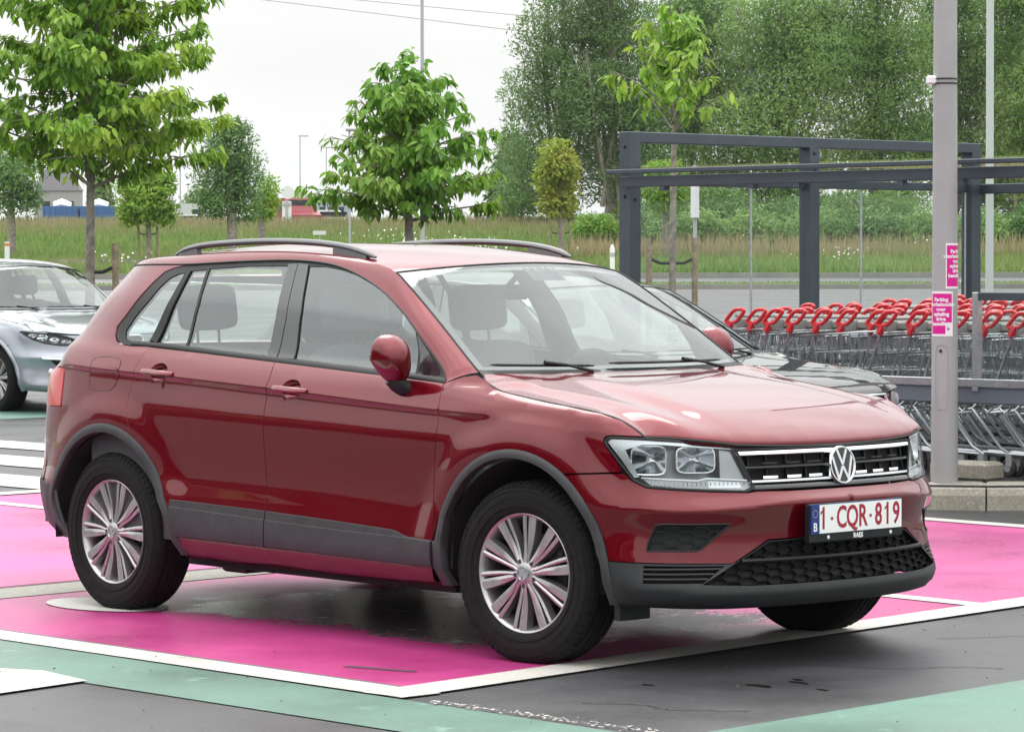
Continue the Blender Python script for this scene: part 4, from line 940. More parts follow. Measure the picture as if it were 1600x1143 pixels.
# ------------------------------------------------------------------ two other parked cars
paint_mat('silver_blue_paint', (.29, .31, .35), metal=.6, rough=.30, dirt=(.12, .12, .12)); paint_mat('black_paint', (.010, .008, .007), metal=.3, rough=.3, dirt=(.06, .055, .05))
KEEP = ('front_door', 'rear_door', 'front_wing', 'rear_quarter_panel', 'tailgate', 'tailgate_skin', 'window_frame', 'quarter_window', 'fixed_window', 'rear_door_window', 'front_door_window', 'mirror_triangle', 'pillar_trim', 'belt_trim', 'roof_frame', 'roof', 'windscreen', 'windscreen_border', 'bonnet', 'bonnet_gap', 'cowl', 'wiper_blade', 'wiper_arm', 'wiper', 'mirror_shell', 'mirror_foot', 'wing_mirror', 'wheel_well', 'underbody', 'sill', 'rear_bumper', 'tail_lamp', 'rear_window', 'headliner', 'door_trim', 'dashboard', 'cabin_floor', 'seat', 'seat_back', 'headrest', 'seat_cushion', 'handle_grip', 'door_handle', 'windscreen_seal', 'arch_cladding')
def base_name(o): return o.name.split('.')[0]
def second_car(loc, rz, zk, xs, ys, paint, label, front, skip=(), scl=1.0):
    """another make: the same body kit reshaped to other heights and lengths, with a nose of its own"""
    root = empty('car', loc, rz); tag(root, label, 'car'); zi = [k[0] for k in zk]; zo = [k[1] for k in zk]
    def mp_(P):
        P = np.asarray(P, float).copy(); P[:, 2] = np.interp(P[:, 2], zi, zo); P[:, 0] *= xs; P[:, 1] *= ys; return P
    def clone(src, parent):
        if src.data is None:
            e = empty(base_name(src), (0, 0, 0), 0, parent)
            for ch in src.children:
                if base_name(ch) in KEEP: clone(ch, e)
            if base_name(src) == 'seat':
                for ch in e.children:
                    ch.data.transform(Matrix.Translation(src.location)); V = np.array([v.co[:] for v in ch.data.vertices]); 
                    for v, c in zip(ch.data.vertices, mp_(V)): v.co = c
            return e
        me = src.data; n = len(me.vertices); co = np.empty(n*3, np.float32); me.vertices.foreach_get('co', co); V = co.reshape(-1, 3)
        if base_name(src.parent) != 'seat': V = mp_(V)
        m_ = me.materials[0].name; m_ = paint if (m_ == 'ruby_paint' or base_name(src) == 'arch_cladding') else m_
        o = mobj(base_name(src), V, [tuple(p.vertices) for p in me.polygons], m_, parent, True); edge_split(o.data, 60)
        for ch in src.children:
            if base_name(ch) in KEEP: clone(ch, o)
        return o
    for ch in list(car.children):
        if base_name(ch) in KEEP and base_name(ch) not in skip: clone(ch, root)
    for ch in list(car.children):
        if base_name(ch) == 'wheel':
            w = copy_tree(ch, root); w.location = (ch.location[0]*xs, ch.location[1]*ys, .318); w.scale = (.905, .95, .905); w.rotation_euler = (0, 0, 0 if ch.location[1] < 0 else math.pi)
    MBf = lambda off=0.: (lambda u, z: mp_(bodyu(u, z, off)))
    front(root, MBf, mp_); root.scale = (scl,)*3
    return root
def grey_front(root, Bf, mp_):
    """hatchback nose: swept lamps, slim chrome grille, brow strip, round fog lamps"""
    half = [(0,.855),(.40,.855),(.55,.868),(.74,.880),(.91,.892),(1.06,.895),(1.09,.875),(1.10,.80),(1.21,.75), *arch(AXF, RO, 55, 6, 12), (1.03,.27),(.5,.255),(0,.255)]
    HLg = [(1.075,.888),(.92,.882),(.74,.868),(.56,.838),(.44,.800),(.40,.770),(.47,.752),(.62,.752),(.78,.772),(.93,.812),(1.04,.862)]
    GRg = [(-.30,.84),(.30,.84),(.335,.80),(.27,.715),(-.27,.715),(-.335,.80)]; LGg = [(-.55,.45),(.55,.45),(.62,.36),(.5,.32),(-.5,.32),(-.62,.36)]
    fullg = half + [(-a, b) for a, b in half[::-1][1:-1]]
    panel('front_bumper', fullg, Bf(), 'silver_blue_paint', root, .025, holes=[HLg, [(-a, b) for a, b in HLg], GRg, LGg], flange=.02)
    panel('grille', GRg, Bf(-.03), 'liner_black', root, .05, flange=0); q = np.array(resample(GRg + GRg[:1], .04, False)); mb = MB(); mb.tube(Bf(.002)(q[:, 0], q[:, 1]), .012, 8, False); mb.build('grille_frame', 'chrome', root, True)
    for zz in (.74, .765, .79, .815):
        us = np.linspace(-.29, .29, 20); mb = MB(); mb.tube(Bf(-.01)(us, np.full(20, zz)), .006, 6); mb.build('grille_bar', 'black_plastic', root, True)
    panel('lower_grille', LGg, Bf(-.03), 'liner_black', root, .05, flange=0)
    for s in (1, -1):
        S = lambda L: [(s*a, b) for a, b in L]; hl = empty('headlight', (0, 0, 0), parent=root)
        panel('lamp_housing', S(HLg), Bf(-.045), 'lamp_dark', hl, .03, flange=0)
        for (c, z, ru, rz_) in ((.93, .852, .055, .024), (.82, .828, .060, .034), (.69, .800, .050, .030), (.56, .786, .055, .020)):
            V = []; nr, na = 6, 20
            for i in range(nr+1):
                q_ = i/nr; a = np.linspace(0, 2*math.pi, na, endpoint=False); V.append(Bf(-.046 + .032*q_*q_)(s*(c+ru*q_*np.cos(a)), z+rz_*q_*np.sin(a)))
            V = np.vstack(V); mobj('reflector', V, [(i*na+k, i*na+(k+1) % na, (i+1)*na+(k+1) % na, (i+1)*na+k) for i in range(nr) for k in range(na)], 'chrome', hl, True)
        panel('lens', S(HLg), Bf(.001), 'lamp_glass', hl, .03, flange=0)
        q = np.array(resample(S(HLg) + S(HLg)[:1], .03, False)); mb = MB(); mb.tube(Bf(-.001)(q[:, 0], q[:, 1]), .006, 6, False); mb.build('lens_seal', 'rubber_seal', hl, True)
        us = np.linspace(.38, .80, 24)*s; mb = MB(); mb.tube(Bf(.006)(us, np.linspace(.600, .625, 24)), .020, 8, flat=.8); mb.build('brow_strip', 'chrome', root, True)
        panel('side_intake', S([(.36,.585),(.72,.600),(.62,.50),(.40,.485)]), Bf(.003), 'liner_black', root, .03, flange=.004)
        p_ = Bf(.012)(np.array([s*.70]), np.array([.475]))[0]; mb = MB(); mb.lathe([(0, .01), (.035, .0), (.045, -.01)], 18, 'x', tuple(p_)); mb.build('fog_lamp', 'lamp_silver', root, True)
def black_front(root, Bf, mp_):
    half = [(0,.855),(.40,.855),(.55,.868),(.74,.880),(.91,.892),(1.06,.895),(1.09,.875),(1.10,.80),(1.21,.75), *arch(AXF, RO, 55, 6, 12), (1.03,.27),(.5,.255),(0,.255)]
    HLb = [(1.075,.885),(.92,.882),(.74,.872),(.58,.856),(.54,.80),(.60,.745),(.78,.745),(.95,.775),(1.04,.835)]; GRb = [(-.47,.845),(.47,.845),(.49,.80),(.40,.690),(-.40,.690),(-.49,.80)]
    fullb = half + [(-a, b) for a, b in half[::-1][1:-1]]
    panel('front_bumper', fullb, Bf(), 'black_paint', root, .03, holes=[HLb, [(-a, b) for a, b in HLb], GRb], flange=.02)
    panel('grille', GRb, Bf(-.03), 'liner_black', root, .05, flange=0); q = np.array(resample(GRb + GRb[:1], .04, False)); mb = MB(); mb.tube(Bf(.002)(q[:, 0], q[:, 1]), .010, 8, False); mb.build('grille_frame', 'chrome', root, True)
    for zz in (.73, .77, .81):
        us = np.linspace(-.42, .42, 24); mb = MB(); mb.tube(Bf(-.008)(us, np.full(24, zz)), .009, 6); mb.build('grille_bar', 'alloy_dark', root, True)
    for s in (1, -1):
        S = lambda L: [(s*a, b) for a, b in L]; hl = empty('headlight', (0, 0, 0), parent=root); panel('lamp_housing', S(HLb), Bf(-.04), 'lamp_silver', hl, .03, flange=0); panel('lens', S(HLb), Bf(.001), 'lamp_glass', hl, .03, flange=0)
        q = np.array(resample(S(HLb) + S(HLb)[:1], .03, False)); mb = MB(); mb.tube(Bf(-.001)(q[:, 0], q[:, 1]), .006, 6, False); mb.build('lens_seal', 'rubber_seal', hl, True)
        p_ = Bf(-.02)(np.array([s*.72]), np.array([.81]))[0]; mb = MB(); mb.lathe([(0, .02), (.04, .01), (.05, -.02)], 18, 'x', tuple(p_)); mb.build('projector', 'lamp_grey', hl, True)
second_car((-19.03, 10.52, .0), R(-4), [(0, 0), (.25, .20), (.45, .37), (.70, .60), (.86, .76), (1.0, .88), (1.10, .975), (1.6, 1.47), (1.7, 1.55)], .955, .985, 'silver_blue_paint', 'silver grey hatchback parked behind the red car, cut by the left edge', grey_front, (), 1.05)
second_car((-3.42, 3.80, .0), R(0), [(0, 0), (.25, .22), (.45, .42), (.70, .67), (.86, .83), (1.0, .935), (1.10, 1.01), (1.6, 1.455), (1.7, 1.54)], 1.02, 1.0, 'black_paint', 'black car in the next bay, hidden behind the red car bonnet', black_front, ('wing_mirror',))
# ------------------------------------------------------------------ ground and markings
def ground_mat(name, col, rough=.45, var=.25, scale=3., worn=None, wornbox=None, speck=.15, bump=.25):
    """painted or bare asphalt: cloudy damp patches, fine aggregate, optional worn-through area"""
    m = bpy.data.materials.new(name); m.use_nodes = True; t = m.node_tree; b = t.nodes['Principled BSDF']; L = t.links.new
    g = t.nodes.new('ShaderNodeNewGeometry'); pos = g.outputs['Position']
    def noise(s, d=4, r=.55):
        n = t.nodes.new('ShaderNodeTexNoise'); n.inputs['Scale'].default_value = s; n.inputs['Detail'].default_value = d; n.inputs['Roughness'].default_value = r; L(pos, n.inputs['Vector']); return n.outputs['Fac']
    def rng_(v, a, b_, c, d): 
        r = t.nodes.new('ShaderNodeMapRange'); L(v, r.inputs['Value']); r.inputs['From Min'].default_value = a; r.inputs['From Max'].default_value = b_; r.inputs['To Min'].default_value = c; r.inputs['To Max'].default_value = d; return r.outputs[0]
    def mix(f, a, b_):
        x = t.nodes.new('ShaderNodeMix'); x.data_type = 'RGBA'
        if isinstance(f, float): x.inputs['Factor'].default_value = f
        else: L(f, x.inputs['Factor'])
        for k, v in (('A', a), ('B', b_)):
            if isinstance(v, tuple): x.inputs[k].default_value = (*v, 1)
            else: L(v, x.inputs[k])
        return x.outputs['Result']
    n1 = noise(scale*.35, 5); n2 = noise(scale*3, 5); n3 = noise(95, 3, .7); n4 = noise(55, 4, .7)
    c = mix(rng_(n1, .35, .68, 0, 1), tuple(v*(1-var) for v in col), tuple(min(1, v*(1+var*.5)) for v in col))
    c = mix(rng_(n2, .5, .75, 0, .45), c, tuple(v*(1-var*1.3) for v in col))
    c = mix(rng_(n3, .55, .7, 0, speck), c, (.02, .02, .02))
    c = mix(rng_(n4, .52, .72, 0, speck*1.2), c, tuple(min(1, v*2.2 + .02) for v in col)); c = mix(rng_(n4, .48, .30, 0, speck*1.5), c, tuple(v*.45 for v in col))
    if worn:
        w = rng_(noise(5, 6, .7), .60, .66, 0, .8)
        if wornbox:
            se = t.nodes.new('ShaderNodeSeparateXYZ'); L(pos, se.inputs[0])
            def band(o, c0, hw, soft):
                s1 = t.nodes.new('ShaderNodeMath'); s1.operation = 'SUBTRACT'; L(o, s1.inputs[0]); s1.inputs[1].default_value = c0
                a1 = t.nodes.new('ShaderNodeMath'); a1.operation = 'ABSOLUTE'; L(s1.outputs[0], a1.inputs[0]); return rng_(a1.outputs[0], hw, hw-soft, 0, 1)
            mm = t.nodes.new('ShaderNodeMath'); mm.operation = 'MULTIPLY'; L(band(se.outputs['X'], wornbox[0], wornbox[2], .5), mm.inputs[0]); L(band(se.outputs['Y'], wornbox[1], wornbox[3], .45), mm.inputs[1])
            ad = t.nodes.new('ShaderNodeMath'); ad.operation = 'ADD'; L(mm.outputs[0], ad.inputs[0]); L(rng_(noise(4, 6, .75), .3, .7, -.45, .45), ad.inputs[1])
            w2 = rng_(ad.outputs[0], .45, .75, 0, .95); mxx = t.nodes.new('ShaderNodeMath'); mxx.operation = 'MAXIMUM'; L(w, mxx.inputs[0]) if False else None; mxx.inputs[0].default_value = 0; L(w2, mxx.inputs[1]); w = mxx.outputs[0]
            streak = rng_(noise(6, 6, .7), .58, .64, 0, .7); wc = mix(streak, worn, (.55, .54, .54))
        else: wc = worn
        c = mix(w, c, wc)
        wet = rng_(w, 0, 1, 0, 1)
    L(c, b.inputs['Base Color'])
    rgh = rng_(n1, .35, .65, rough-.16, rough+.12)
    if wornbox:
        rm = t.nodes.new('ShaderNodeMix'); L(wet, rm.inputs['Factor']); L(rgh, rm.inputs['A']); rm.inputs['B'].default_value = .17; rgh = rm.outputs['Result']
    L(rgh, b.inputs['Roughness']); b.inputs['Specular IOR Level'].default_value = .5
    bp = t.nodes.new('ShaderNodeBump'); bp.inputs['Strength'].default_value = bump; bp.inputs['Distance'].default_value = .004; L(noise(260, 3, .6), bp.inputs['Height']); L(bp.outputs[0], b.inputs['Normal'])
    MATS[name] = m; return m
ground_mat('asphalt', (.047, .047, .051), .46, .35, 2.2, speck=.35, bump=.35)
ground_mat('pink_paint', (.45, .040, .195), .40, .20, 2.0, worn=(.13, .125, .125), wornbox=(-.15, .20, 1.45, 1.10))  # worn grey under the car, its colour lightened to stand for wet sheen
ground_mat('pink_paint_plain', (.48, .058, .23), .38, .20, 2.0)
ground_mat('green_paint', (.088, .178, .138), .50, .20, 2.6, worn=(.16, .30, .25))
ground_mat('white_paint', (.52, .50, .455), .55, .12, 5, worn=(.30, .29, .27))
ground_mat('concrete', (.27, .26, .225), .75, .22, 3, speck=.25)
ground_mat('kerb_concrete', (.42, .39, .32), .8, .30, 4, speck=.3)
ground_mat('grey_line', (.12, .11, .12), .6, .2, 5)
def sheet_poly(name, poly, z, m, label=None, cat=None, kind='structure', parent=None, group=None):
    o = mobj(name, [(x, y, z) for x, y in poly], [tuple(range(len(poly)))], m, parent)
    nrm = np.cross(np.array(poly[1]+(0,))-np.array(poly[0]+(0,)), np.array(poly[2]+(0,))-np.array(poly[0]+(0,)))[2]
    if nrm < 0: o.data.flip_normals()
    if kind: o['kind'] = kind
    return o
# far terrain: level car park, a road, then a grassy bank; depth runs along the camera's view direction
DH = np.array([math.cos(YAW), math.sin(YAW)]); RH = np.array([math.sin(YAW), -math.cos(YAW)]); ORG = CAMP[:2]
DEPS = [-120, 40, 90, 93, 98, 112, 116, 122, 130, 140, 150, 175, 260, 600, 2600]; ZS = [0, 0, .70, .72, .77, .85, 1.02, 1.25, 1.75, 2.45, 3.05, 3.20, 3.4, 4, 4]
def zt(dep): return float(np.interp(dep, DEPS, ZS))
def W(lat, dep, z=0.0):
    p = ORG + DH*dep + RH*lat; return np.array([p[0], p[1], zt(dep) + z])
# places are image pixel columns and rows, put at chosen distances from the camera
def px_lat(px, dep): return (px-800)/FPX*dep
def strip_ground(name, d0, d1, w0, w1, m, dz=0., kind='structure'):
    ds = [d for d in DEPS if d0 < d < d1]; ds = [d0] + ds + [d1]
    V = []; 
    for d in ds: V += [W(w0, d, dz), W(w1, d, dz)]
    o = mobj(name, V, [(2*i, 2*i+1, 2*i+3, 2*i+2) for i in range(len(ds)-1)], m)
    if o.data.polygons[0].normal.z < 0: o.data.flip_normals()
    o['kind'] = kind; return o
mat('far_soil', (.075, .085, .035), .95, noise=(.6, .3))
mat('grass_ground', (.10, .175, .032), .95, noise=(.8, .35), bump=(3, .5))
mat('dry_grass', (.26, .205, .10), .95, noise=(.5, .35))
strip_ground('ground', -120, 90, -400, 400, 'asphalt')
strip_ground('grass_verge', 90, 97.6, -400, 400, 'grass_ground', .02)
strip_ground('road', 97.6, 112.5, -400, 400, 'asphalt', .0)
strip_ground('bank', 112.5, 150, -400, 400, 'grass_ground', .0)
strip_ground('field', 150, 1100, -700, 700, 'far_soil', .0)
for (d, h, nm) in ((90.0, .13, 'kerb'), (112.6, .16, 'kerb')):
    mb = MB(); A, Bp = W(-400, d), W(400, d); t_ = np.array([DH[0], DH[1], 0])*.25
    mb.add([A-t_+[0,0,-.1], Bp-t_+[0,0,-.1], Bp-t_+[0,0,h], A-t_+[0,0,h], A+t_+[0,0,h], Bp+t_+[0,0,h], A+t_+[0,0,-.1], Bp+t_+[0,0,-.1]], [(0,1,2,3),(3,2,5,4),(4,5,7,6)]); o = mb.build(nm, 'concrete', recalc=True); o['kind'] = 'structure'
for k in range(-16, 17):
    sg = [W(k*5.2+a, d, .012) for a, d in ((-1.4, 104.6), (1.4, 104.6), (1.4, 104.95), (-1.4, 104.95))]; o = mobj('lane_dash', sg, [(0, 1, 2, 3)], 'white_paint'); o['kind'] = 'structure'
for lt in (14.2,):
    o = mobj('lane_arrow', [W(lt, 100.5, .012), W(lt-1.1, 101.7, .012), W(lt, 102.9, .012)], [(0, 1, 2)], 'white_paint'); o['kind'] = 'structure'
# low concrete wall across the verge at the left
# bays
LB = lambda y: 1.60 - .1024*(y + 1.69)          # front edge of the bays
far = -7.55
sheet_poly('parking_bay', [(LB(-1.74)-.0, -1.74), (LB(2.0), 2.0), (-2.22, 2.04), (-2.02, -1.76)], .004, 'pink_paint')
sheet_poly('parking_bay', [(LB(2.0), 2.0), (LB(5.62), 5.62), (-2.42, 5.64), (-2.22, 2.04)], .004, 'pink_paint_plain')
sheet_poly('parking_bay', [(-2.40, -1.76), (-2.62, 2.04), (far, 2.3), (far+.3, -1.76)], .004, 'pink_paint_plain')
sheet_poly('parking_bay', [(-2.62, 2.04), (-2.80, 5.64), (far-.3, 5.7), (far, 2.3)], .004, 'pink_paint_plain')
sheet_poly('gutter', [(-2.02, -1.9), (-2.46, 6.0), (-2.84, 6.0), (-2.42, -1.9)], .006, 'concrete')
sheet_poly('gutter_joint', [(-2.40, -1.9), (-2.82, 6.0), (-2.845, 6.0), (-2.425, -1.9)], .010, 'liner_black')
def line(a, b, w, z=.008, m='white_paint', name='painted_line'):
    a = np.array(a); b = np.array(b); t_ = (b-a)/np.linalg.norm(b-a); n_ = np.array([-t_[1], t_[0]])*w/2
    return sheet_poly(name, [tuple(a-n_), tuple(b-n_), tuple(b+n_), tuple(a+n_)], z, m)
line((-7.3, -1.855), (1.80, -1.800), .185); line((1.70, -1.895), (1.25, 2.50), .205, .009); line((1.25, 2.50), (.93, 5.66), .205, .009)
line((-7.6, -1.745), (1.60, -1.690), .022, .0066, 'grey_line'); line((1.583, -1.69), (1.13, 2.75), .022, .0066, 'grey_line')
line((-7.55, 2.36), (1.25, 2.035), .125); line((-7.55, 5.68), (.95, 5.55), .16, .0085)
line((far+.2, -1.8), (far-.4, 5.7), .2, .0095)
# green guide bands
sheet_poly('green_band', [(-40, -1.955), (1.84, -1.905), (2.98, -1.915), (3.05, -2.42), (.67, -2.45), (-40, -2.45)], .004, 'green_paint')
sheet_poly('green_band', [(3.135, -1.95), (2.55, 6.5), (3.60, 6.5), (4.6, -2.42), (3.05, -2.42)], .0042, 'green_paint')
sheet_poly('white_marking', [(-.4, -2.56), (.12, -2.455), (.28, -2.38), (.64, -2.43), (.72, -2.88), (-.2, -3.2)], .009, 'white_paint')
sheet_poly('white_marking', [(-1.5+.36*math.cos(a), -.80+.22*math.sin(a)) for a in np.linspace(0, 2*math.pi, 24, endpoint=False)], .0085, 'white_paint')
sheet_poly('green_band', [(-18.1, -6), (-18.1, 30), (-16.3, 30), (-16.3, -6)], .004, 'green_paint')
for y0, y1, xe in ((3.25, 3.97, -7.9), (4.55, 5.28, -9.6), (5.85, 6.45, -11.7)):
    sheet_poly('zebra_bar', [(-15.8, y0), (-15.8, y1), (xe, y1), (xe+.5, y0)], .008, 'white_paint')
for k in range(7):     # far bay lines
    line((-24-k*2.6, 14), (-24-k*2.6, 20), .12); 
line((-60, 20.1), (-6, 20.1), .14); line((-60, 27.5), (-6, 27.5), .25, .008, 'green_paint', 'green_band')
# broken edge of an old white line and small stains on the asphalt in front
mb = MB()
for k in range(170):
    q = k/170; x = 1.95 + 1.15*q + rng.normal(0, .012); y = -1.885 + .03*q + rng.normal(0, .018)*(1+.6*q); r_ = rng.uniform(.003, .011); n_ = 5; a0 = rng.uniform(0, 6)
    mb.add([(x + r_*rng.uniform(.6, 1.2)*math.cos(a0+2*math.pi*j/n_), y + r_*.8*rng.uniform(.6, 1.2)*math.sin(a0+2*math.pi*j/n_), .010 + .0001*(k % 7)) for j in range(n_)], [tuple(range(n_))])
o = mb.build('paint_flakes', 'white_paint'); tag(o, 'crumbled white paint flakes along the green band edge', 'paint flakes', kind='stuff')
mat('oil_stain', (.012, .012, .012), .25)
for (x, y, rx_, ry_) in ((2.42, -.70, .055, .03), (2.46, -.53, .05, .018), (2.40, -.47, .03, .015), (2.66, -.62, .03, .012), (2.12, -.98, .03, .012)):
    sheet_poly('oil_spot', [(x + rx_*(1+.25*math.sin(3*a+x*9))*math.cos(a), y + ry_*(1+.3*math.sin(2*a+y*7))*math.sin(a)) for a in np.linspace(0, 2*math.pi, 18, endpoint=False)], .0025, 'oil_stain')
mat('crack_black', (.018, .018, .018), .9)
for ci, pts in enumerate((((2.0, -.2), (2.25, -.05), (2.42, .02), (2.6, .28), (2.72, .33)), ((2.3, -1.5), (2.5, -1.38), (2.62, -1.40), (2.85, -1.22)), ((-.6, -2.75), (-.1, -2.95), (.5, -2.98), (1.0, -3.2)), ((1.9, .9), (2.1, 1.3), (2.05, 1.6), (2.3, 2.2)))):
    q = catmull([(a, b, 0) for a, b in pts], 10)[:, :2] + rng.normal(0, .008, (len(catmull([(a, b, 0) for a, b in pts], 10)), 2)); t_ = np.gradient(q, axis=0); t_ /= np.linalg.norm(t_, axis=1)[:, None]; n_ = np.stack([-t_[:, 1], t_[:, 0]], 1)*(.0025 + .002*rng.random(len(q)))[:, None]
    V = np.vstack([q-n_, q+n_]); k_ = len(q); o = mobj('crack', [(x, y, .0022) for x, y in V], [(i, i+1, k_+i+1, k_+i) for i in range(k_-1)], 'crack_black'); o['kind'] = 'structure'
mat('grit', (.07, .065, .06), .9, noise=(30, .5))
gm = MB()
for k in range(110):
    x, y = rng.uniform(.2, 4.2), rng.uniform(-3.4, 2.4); r_ = rng.uniform(.002, .0065); gm.add([(x-r_, y-r_*.7, .0105), (x+r_, y-r_*.6, .0105), (x+r_*.8, y+r_, .0105), (x-r_*.7, y+r_*.8, .0105), (x, y, .0105+r_*.9)], [(0,1,4),(1,2,4),(2,3,4),(3,0,4)])
o = gm.build('grit', 'grit'); tag(o, 'loose grit and crumbs scattered over the ground in front', 'grit', kind='stuff')
mat('rubber_mark', (.10, .03, .06), .6)
sheet_poly('tyre_mark', [(.95, -1.42), (1.25, -1.34), (1.27, -1.38), (.96, -1.47)], .0062, 'rubber_mark')
# ------------------------------------------------------------------ vegetation
def leaf_mat(name, c1, c2, c3=None, trans=.35, rough=.5, nscale=.9):
    m = bpy.data.materials.new(name); m.use_nodes = True; t = m.node_tree; t.nodes.clear(); L = t.links.new
    o = t.nodes.new('ShaderNodeOutputMaterial'); df = t.nodes.new('ShaderNodeBsdfPrincipled'); tl = t.nodes.new('ShaderNodeBsdfTranslucent'); mx_ = t.nodes.new('ShaderNodeMixShader'); mx_.inputs[0].default_value = trans
    g = t.nodes.new('ShaderNodeNewGeometry'); n = t.nodes.new('ShaderNodeTexNoise'); n.inputs['Scale'].default_value = nscale; n.inputs['Detail'].default_value = 3; L(g.outputs['Position'], n.inputs['Vector'])
    a = t.nodes.new('ShaderNodeMix'); a.data_type = 'RGBA'; a.inputs['A'].default_value = (*c1, 1); a.inputs['B'].default_value = (*c2, 1); L(g.outputs['Random Per Island'], a.inputs['Factor'])
    b = t.nodes.new('ShaderNodeMix'); b.data_type = 'RGBA'; b.inputs['B'].default_value = (*(c3 or c2), 1); L(a.outputs['Result'], b.inputs['A'])
    oi = t.nodes.new('ShaderNodeObjectInfo'); hs = t.nodes.new('ShaderNodeHueSaturation'); vr = t.nodes.new('ShaderNodeMapRange'); vr.inputs['To Min'].default_value = .82; vr.inputs['To Max'].default_value = 1.25; L(oi.outputs['Random'], vr.inputs['Value']); L(vr.outputs[0], hs.inputs['Value']); hr_ = t.nodes.new('ShaderNodeMapRange'); hr_.inputs['To Min'].default_value = .515; hr_.inputs['To Max'].default_value = .485; L(oi.outputs['Random'], hr_.inputs['Value']); L(hr_.outputs[0], hs.inputs['Hue'])
    r_ = t.nodes.new('ShaderNodeMapRange'); r_.inputs['From Min'].default_value = .45; r_.inputs['From Max'].default_value = .7; r_.inputs['To Max'].default_value = .7; L(n.outputs['Fac'], r_.inputs['Value']); L(r_.outputs[0], b.inputs['Factor'])
    L(b.outputs['Result'], hs.inputs['Color']); L(hs.outputs[0], df.inputs['Base Color']); df.inputs['Roughness'].default_value = rough; df.inputs['Specular IOR Level'].default_value = .35
    L(hs.outputs[0], tl.inputs[0]); L(df.outputs[0], mx_.inputs[1]); L(tl.outputs[0], mx_.inputs[2]); L(mx_.outputs[0], o.inputs[0]); MATS[name] = m
leaf_mat('cherry_leaf', (0.107, 0.249, 0.032), (0.232, 0.435, 0.043), (0.367, 0.483, 0.050), .40, .42, .8)
leaf_mat('cherry_leaf_light', (0.142, 0.310, 0.032), (0.302, 0.502, 0.053), (0.392, 0.502, 0.066), .42, .42, .8)
leaf_mat('willow_leaf', (0.119, 0.207, 0.065), (0.261, 0.359, 0.119), (0.217, 0.370, 0.099), .48, .5, .30)
leaf_mat('willow_dark', (0.086, 0.185, 0.053), (0.185, 0.316, 0.086), (0.284, 0.413, 0.131), .48, .5, .25)
leaf_mat('pollard_leaf', (0.092, 0.183, 0.046), (0.183, 0.305, 0.085), (0.215, 0.337, 0.092), .35, .5, .9)
leaf_mat('hedge_leaf', (.13, .27, .025), (.24, .40, .045), (.30, .40, .05), .42, .5, .9)
leaf_mat('yellow_leaf', (.19, .27, .03), (.31, .38, .05), (.27, .23, .04), .42, .5, .9)
leaf_mat('grass_blade', (.095, .175, .040), (.18, .27, .07), (.24, .26, .10), .35, .6, .35)
leaf_mat('reed_blade', (.22, .19, .10), (.34, .29, .16), (.17, .21, .07), .3, .7, .35)
leaf_mat('flower', (0.630, 0.630, 0.588), (0.672, 0.672, 0.630), (0.630, 0.630, 0.571), .2, .7)
mat('bark', (.24, .21, .175), .9, noise=(9, .35), bump=(22, .5))
mat('bark_pale', (.22, .20, .16), .9, noise=(7, .3), bump=(20, .4))
mat('stake_wood', (.25, .20, .13), .85, noise=(12, .3))
mat('strap_black', (.012, .012, .012), .6)
def fast_mesh(name, V, F, m, parent=None, smooth=False):
    """F: (n, k) array of equal-sized faces"""
    me = bpy.data.meshes.new(name); V = np.asarray(V, np.float32); F = np.asarray(F, np.int32); k = F.shape[1]
    me.vertices.add(len(V)); me.vertices.foreach_set('co', V.ravel()); me.loops.add(F.size); me.loops.foreach_set('vertex_index', F.ravel()); me.polygons.add(len(F))
    me.polygons.foreach_set('loop_start', np.arange(0, F.size, k, dtype=np.int32))
    me.materials.append(MATS[m]); me.update(calc_edges=True); me.validate()
    o = bpy.data.objects.new(name, me); COL.objects.link(o); o.parent = parent; return o
def nrm(a): return a/(np.linalg.norm(a, axis=-1, keepdims=True) + 1e-9)
def broad_leaves(P, D, L, Wd, rg, out=None):
    """folded broad leaves: base points P, directions D"""
    n = len(P); D = nrm(D); side = nrm(np.cross(D, rg.normal(size=(n, 3)) if out is None else out + rg.normal(size=(n, 3))*.42)); up = np.cross(side, D); L = L[:, None]; Wd = Wd[:, None]
    dn = np.array([0, 0, -1.])
    def at_(t, w, q): return P + D*L*t + side*Wd*w + up*(Wd*abs(w)*.32) + dn*L*(.20*t*t)
    V = np.stack([P, at_(.30, .43, 0), at_(.66, .40, 0), at_(1.0, 0, 0), at_(.66, -.40, 0), at_(.30, -.43, 0), at_(.5, 0, 0)], 1).reshape(-1, 3); i = np.arange(n)[:, None]*7
    F = np.concatenate([i + [6, k, (k+1) % 6] for k in range(6)], 0); return V, F
def lance_leaves(P, D, L, Wd, rg, out=None):
    n = len(P); D = nrm(D); side = nrm(np.cross(D, rg.normal(size=(n, 3)) if out is None else out + rg.normal(size=(n, 3))*.42)); L = L[:, None]; Wd = Wd[:, None]
    V = np.stack([P, P + D*L*.45 + side*Wd*.5, P + D*L, P + D*L*.45 - side*Wd*.5], 1).reshape(-1, 3); return V, np.arange(n*4).reshape(-1, 4)
def trunk_obj(parent, pts, r, m='bark', n=9, name='trunk'):
    mb = MB(); mb.tube(catmull(pts, 6), np.interp(np.linspace(0, 1, len(catmull(pts, 6))), np.linspace(0, 1, len(r)), r), n); return mb.build(name, m, parent, True)
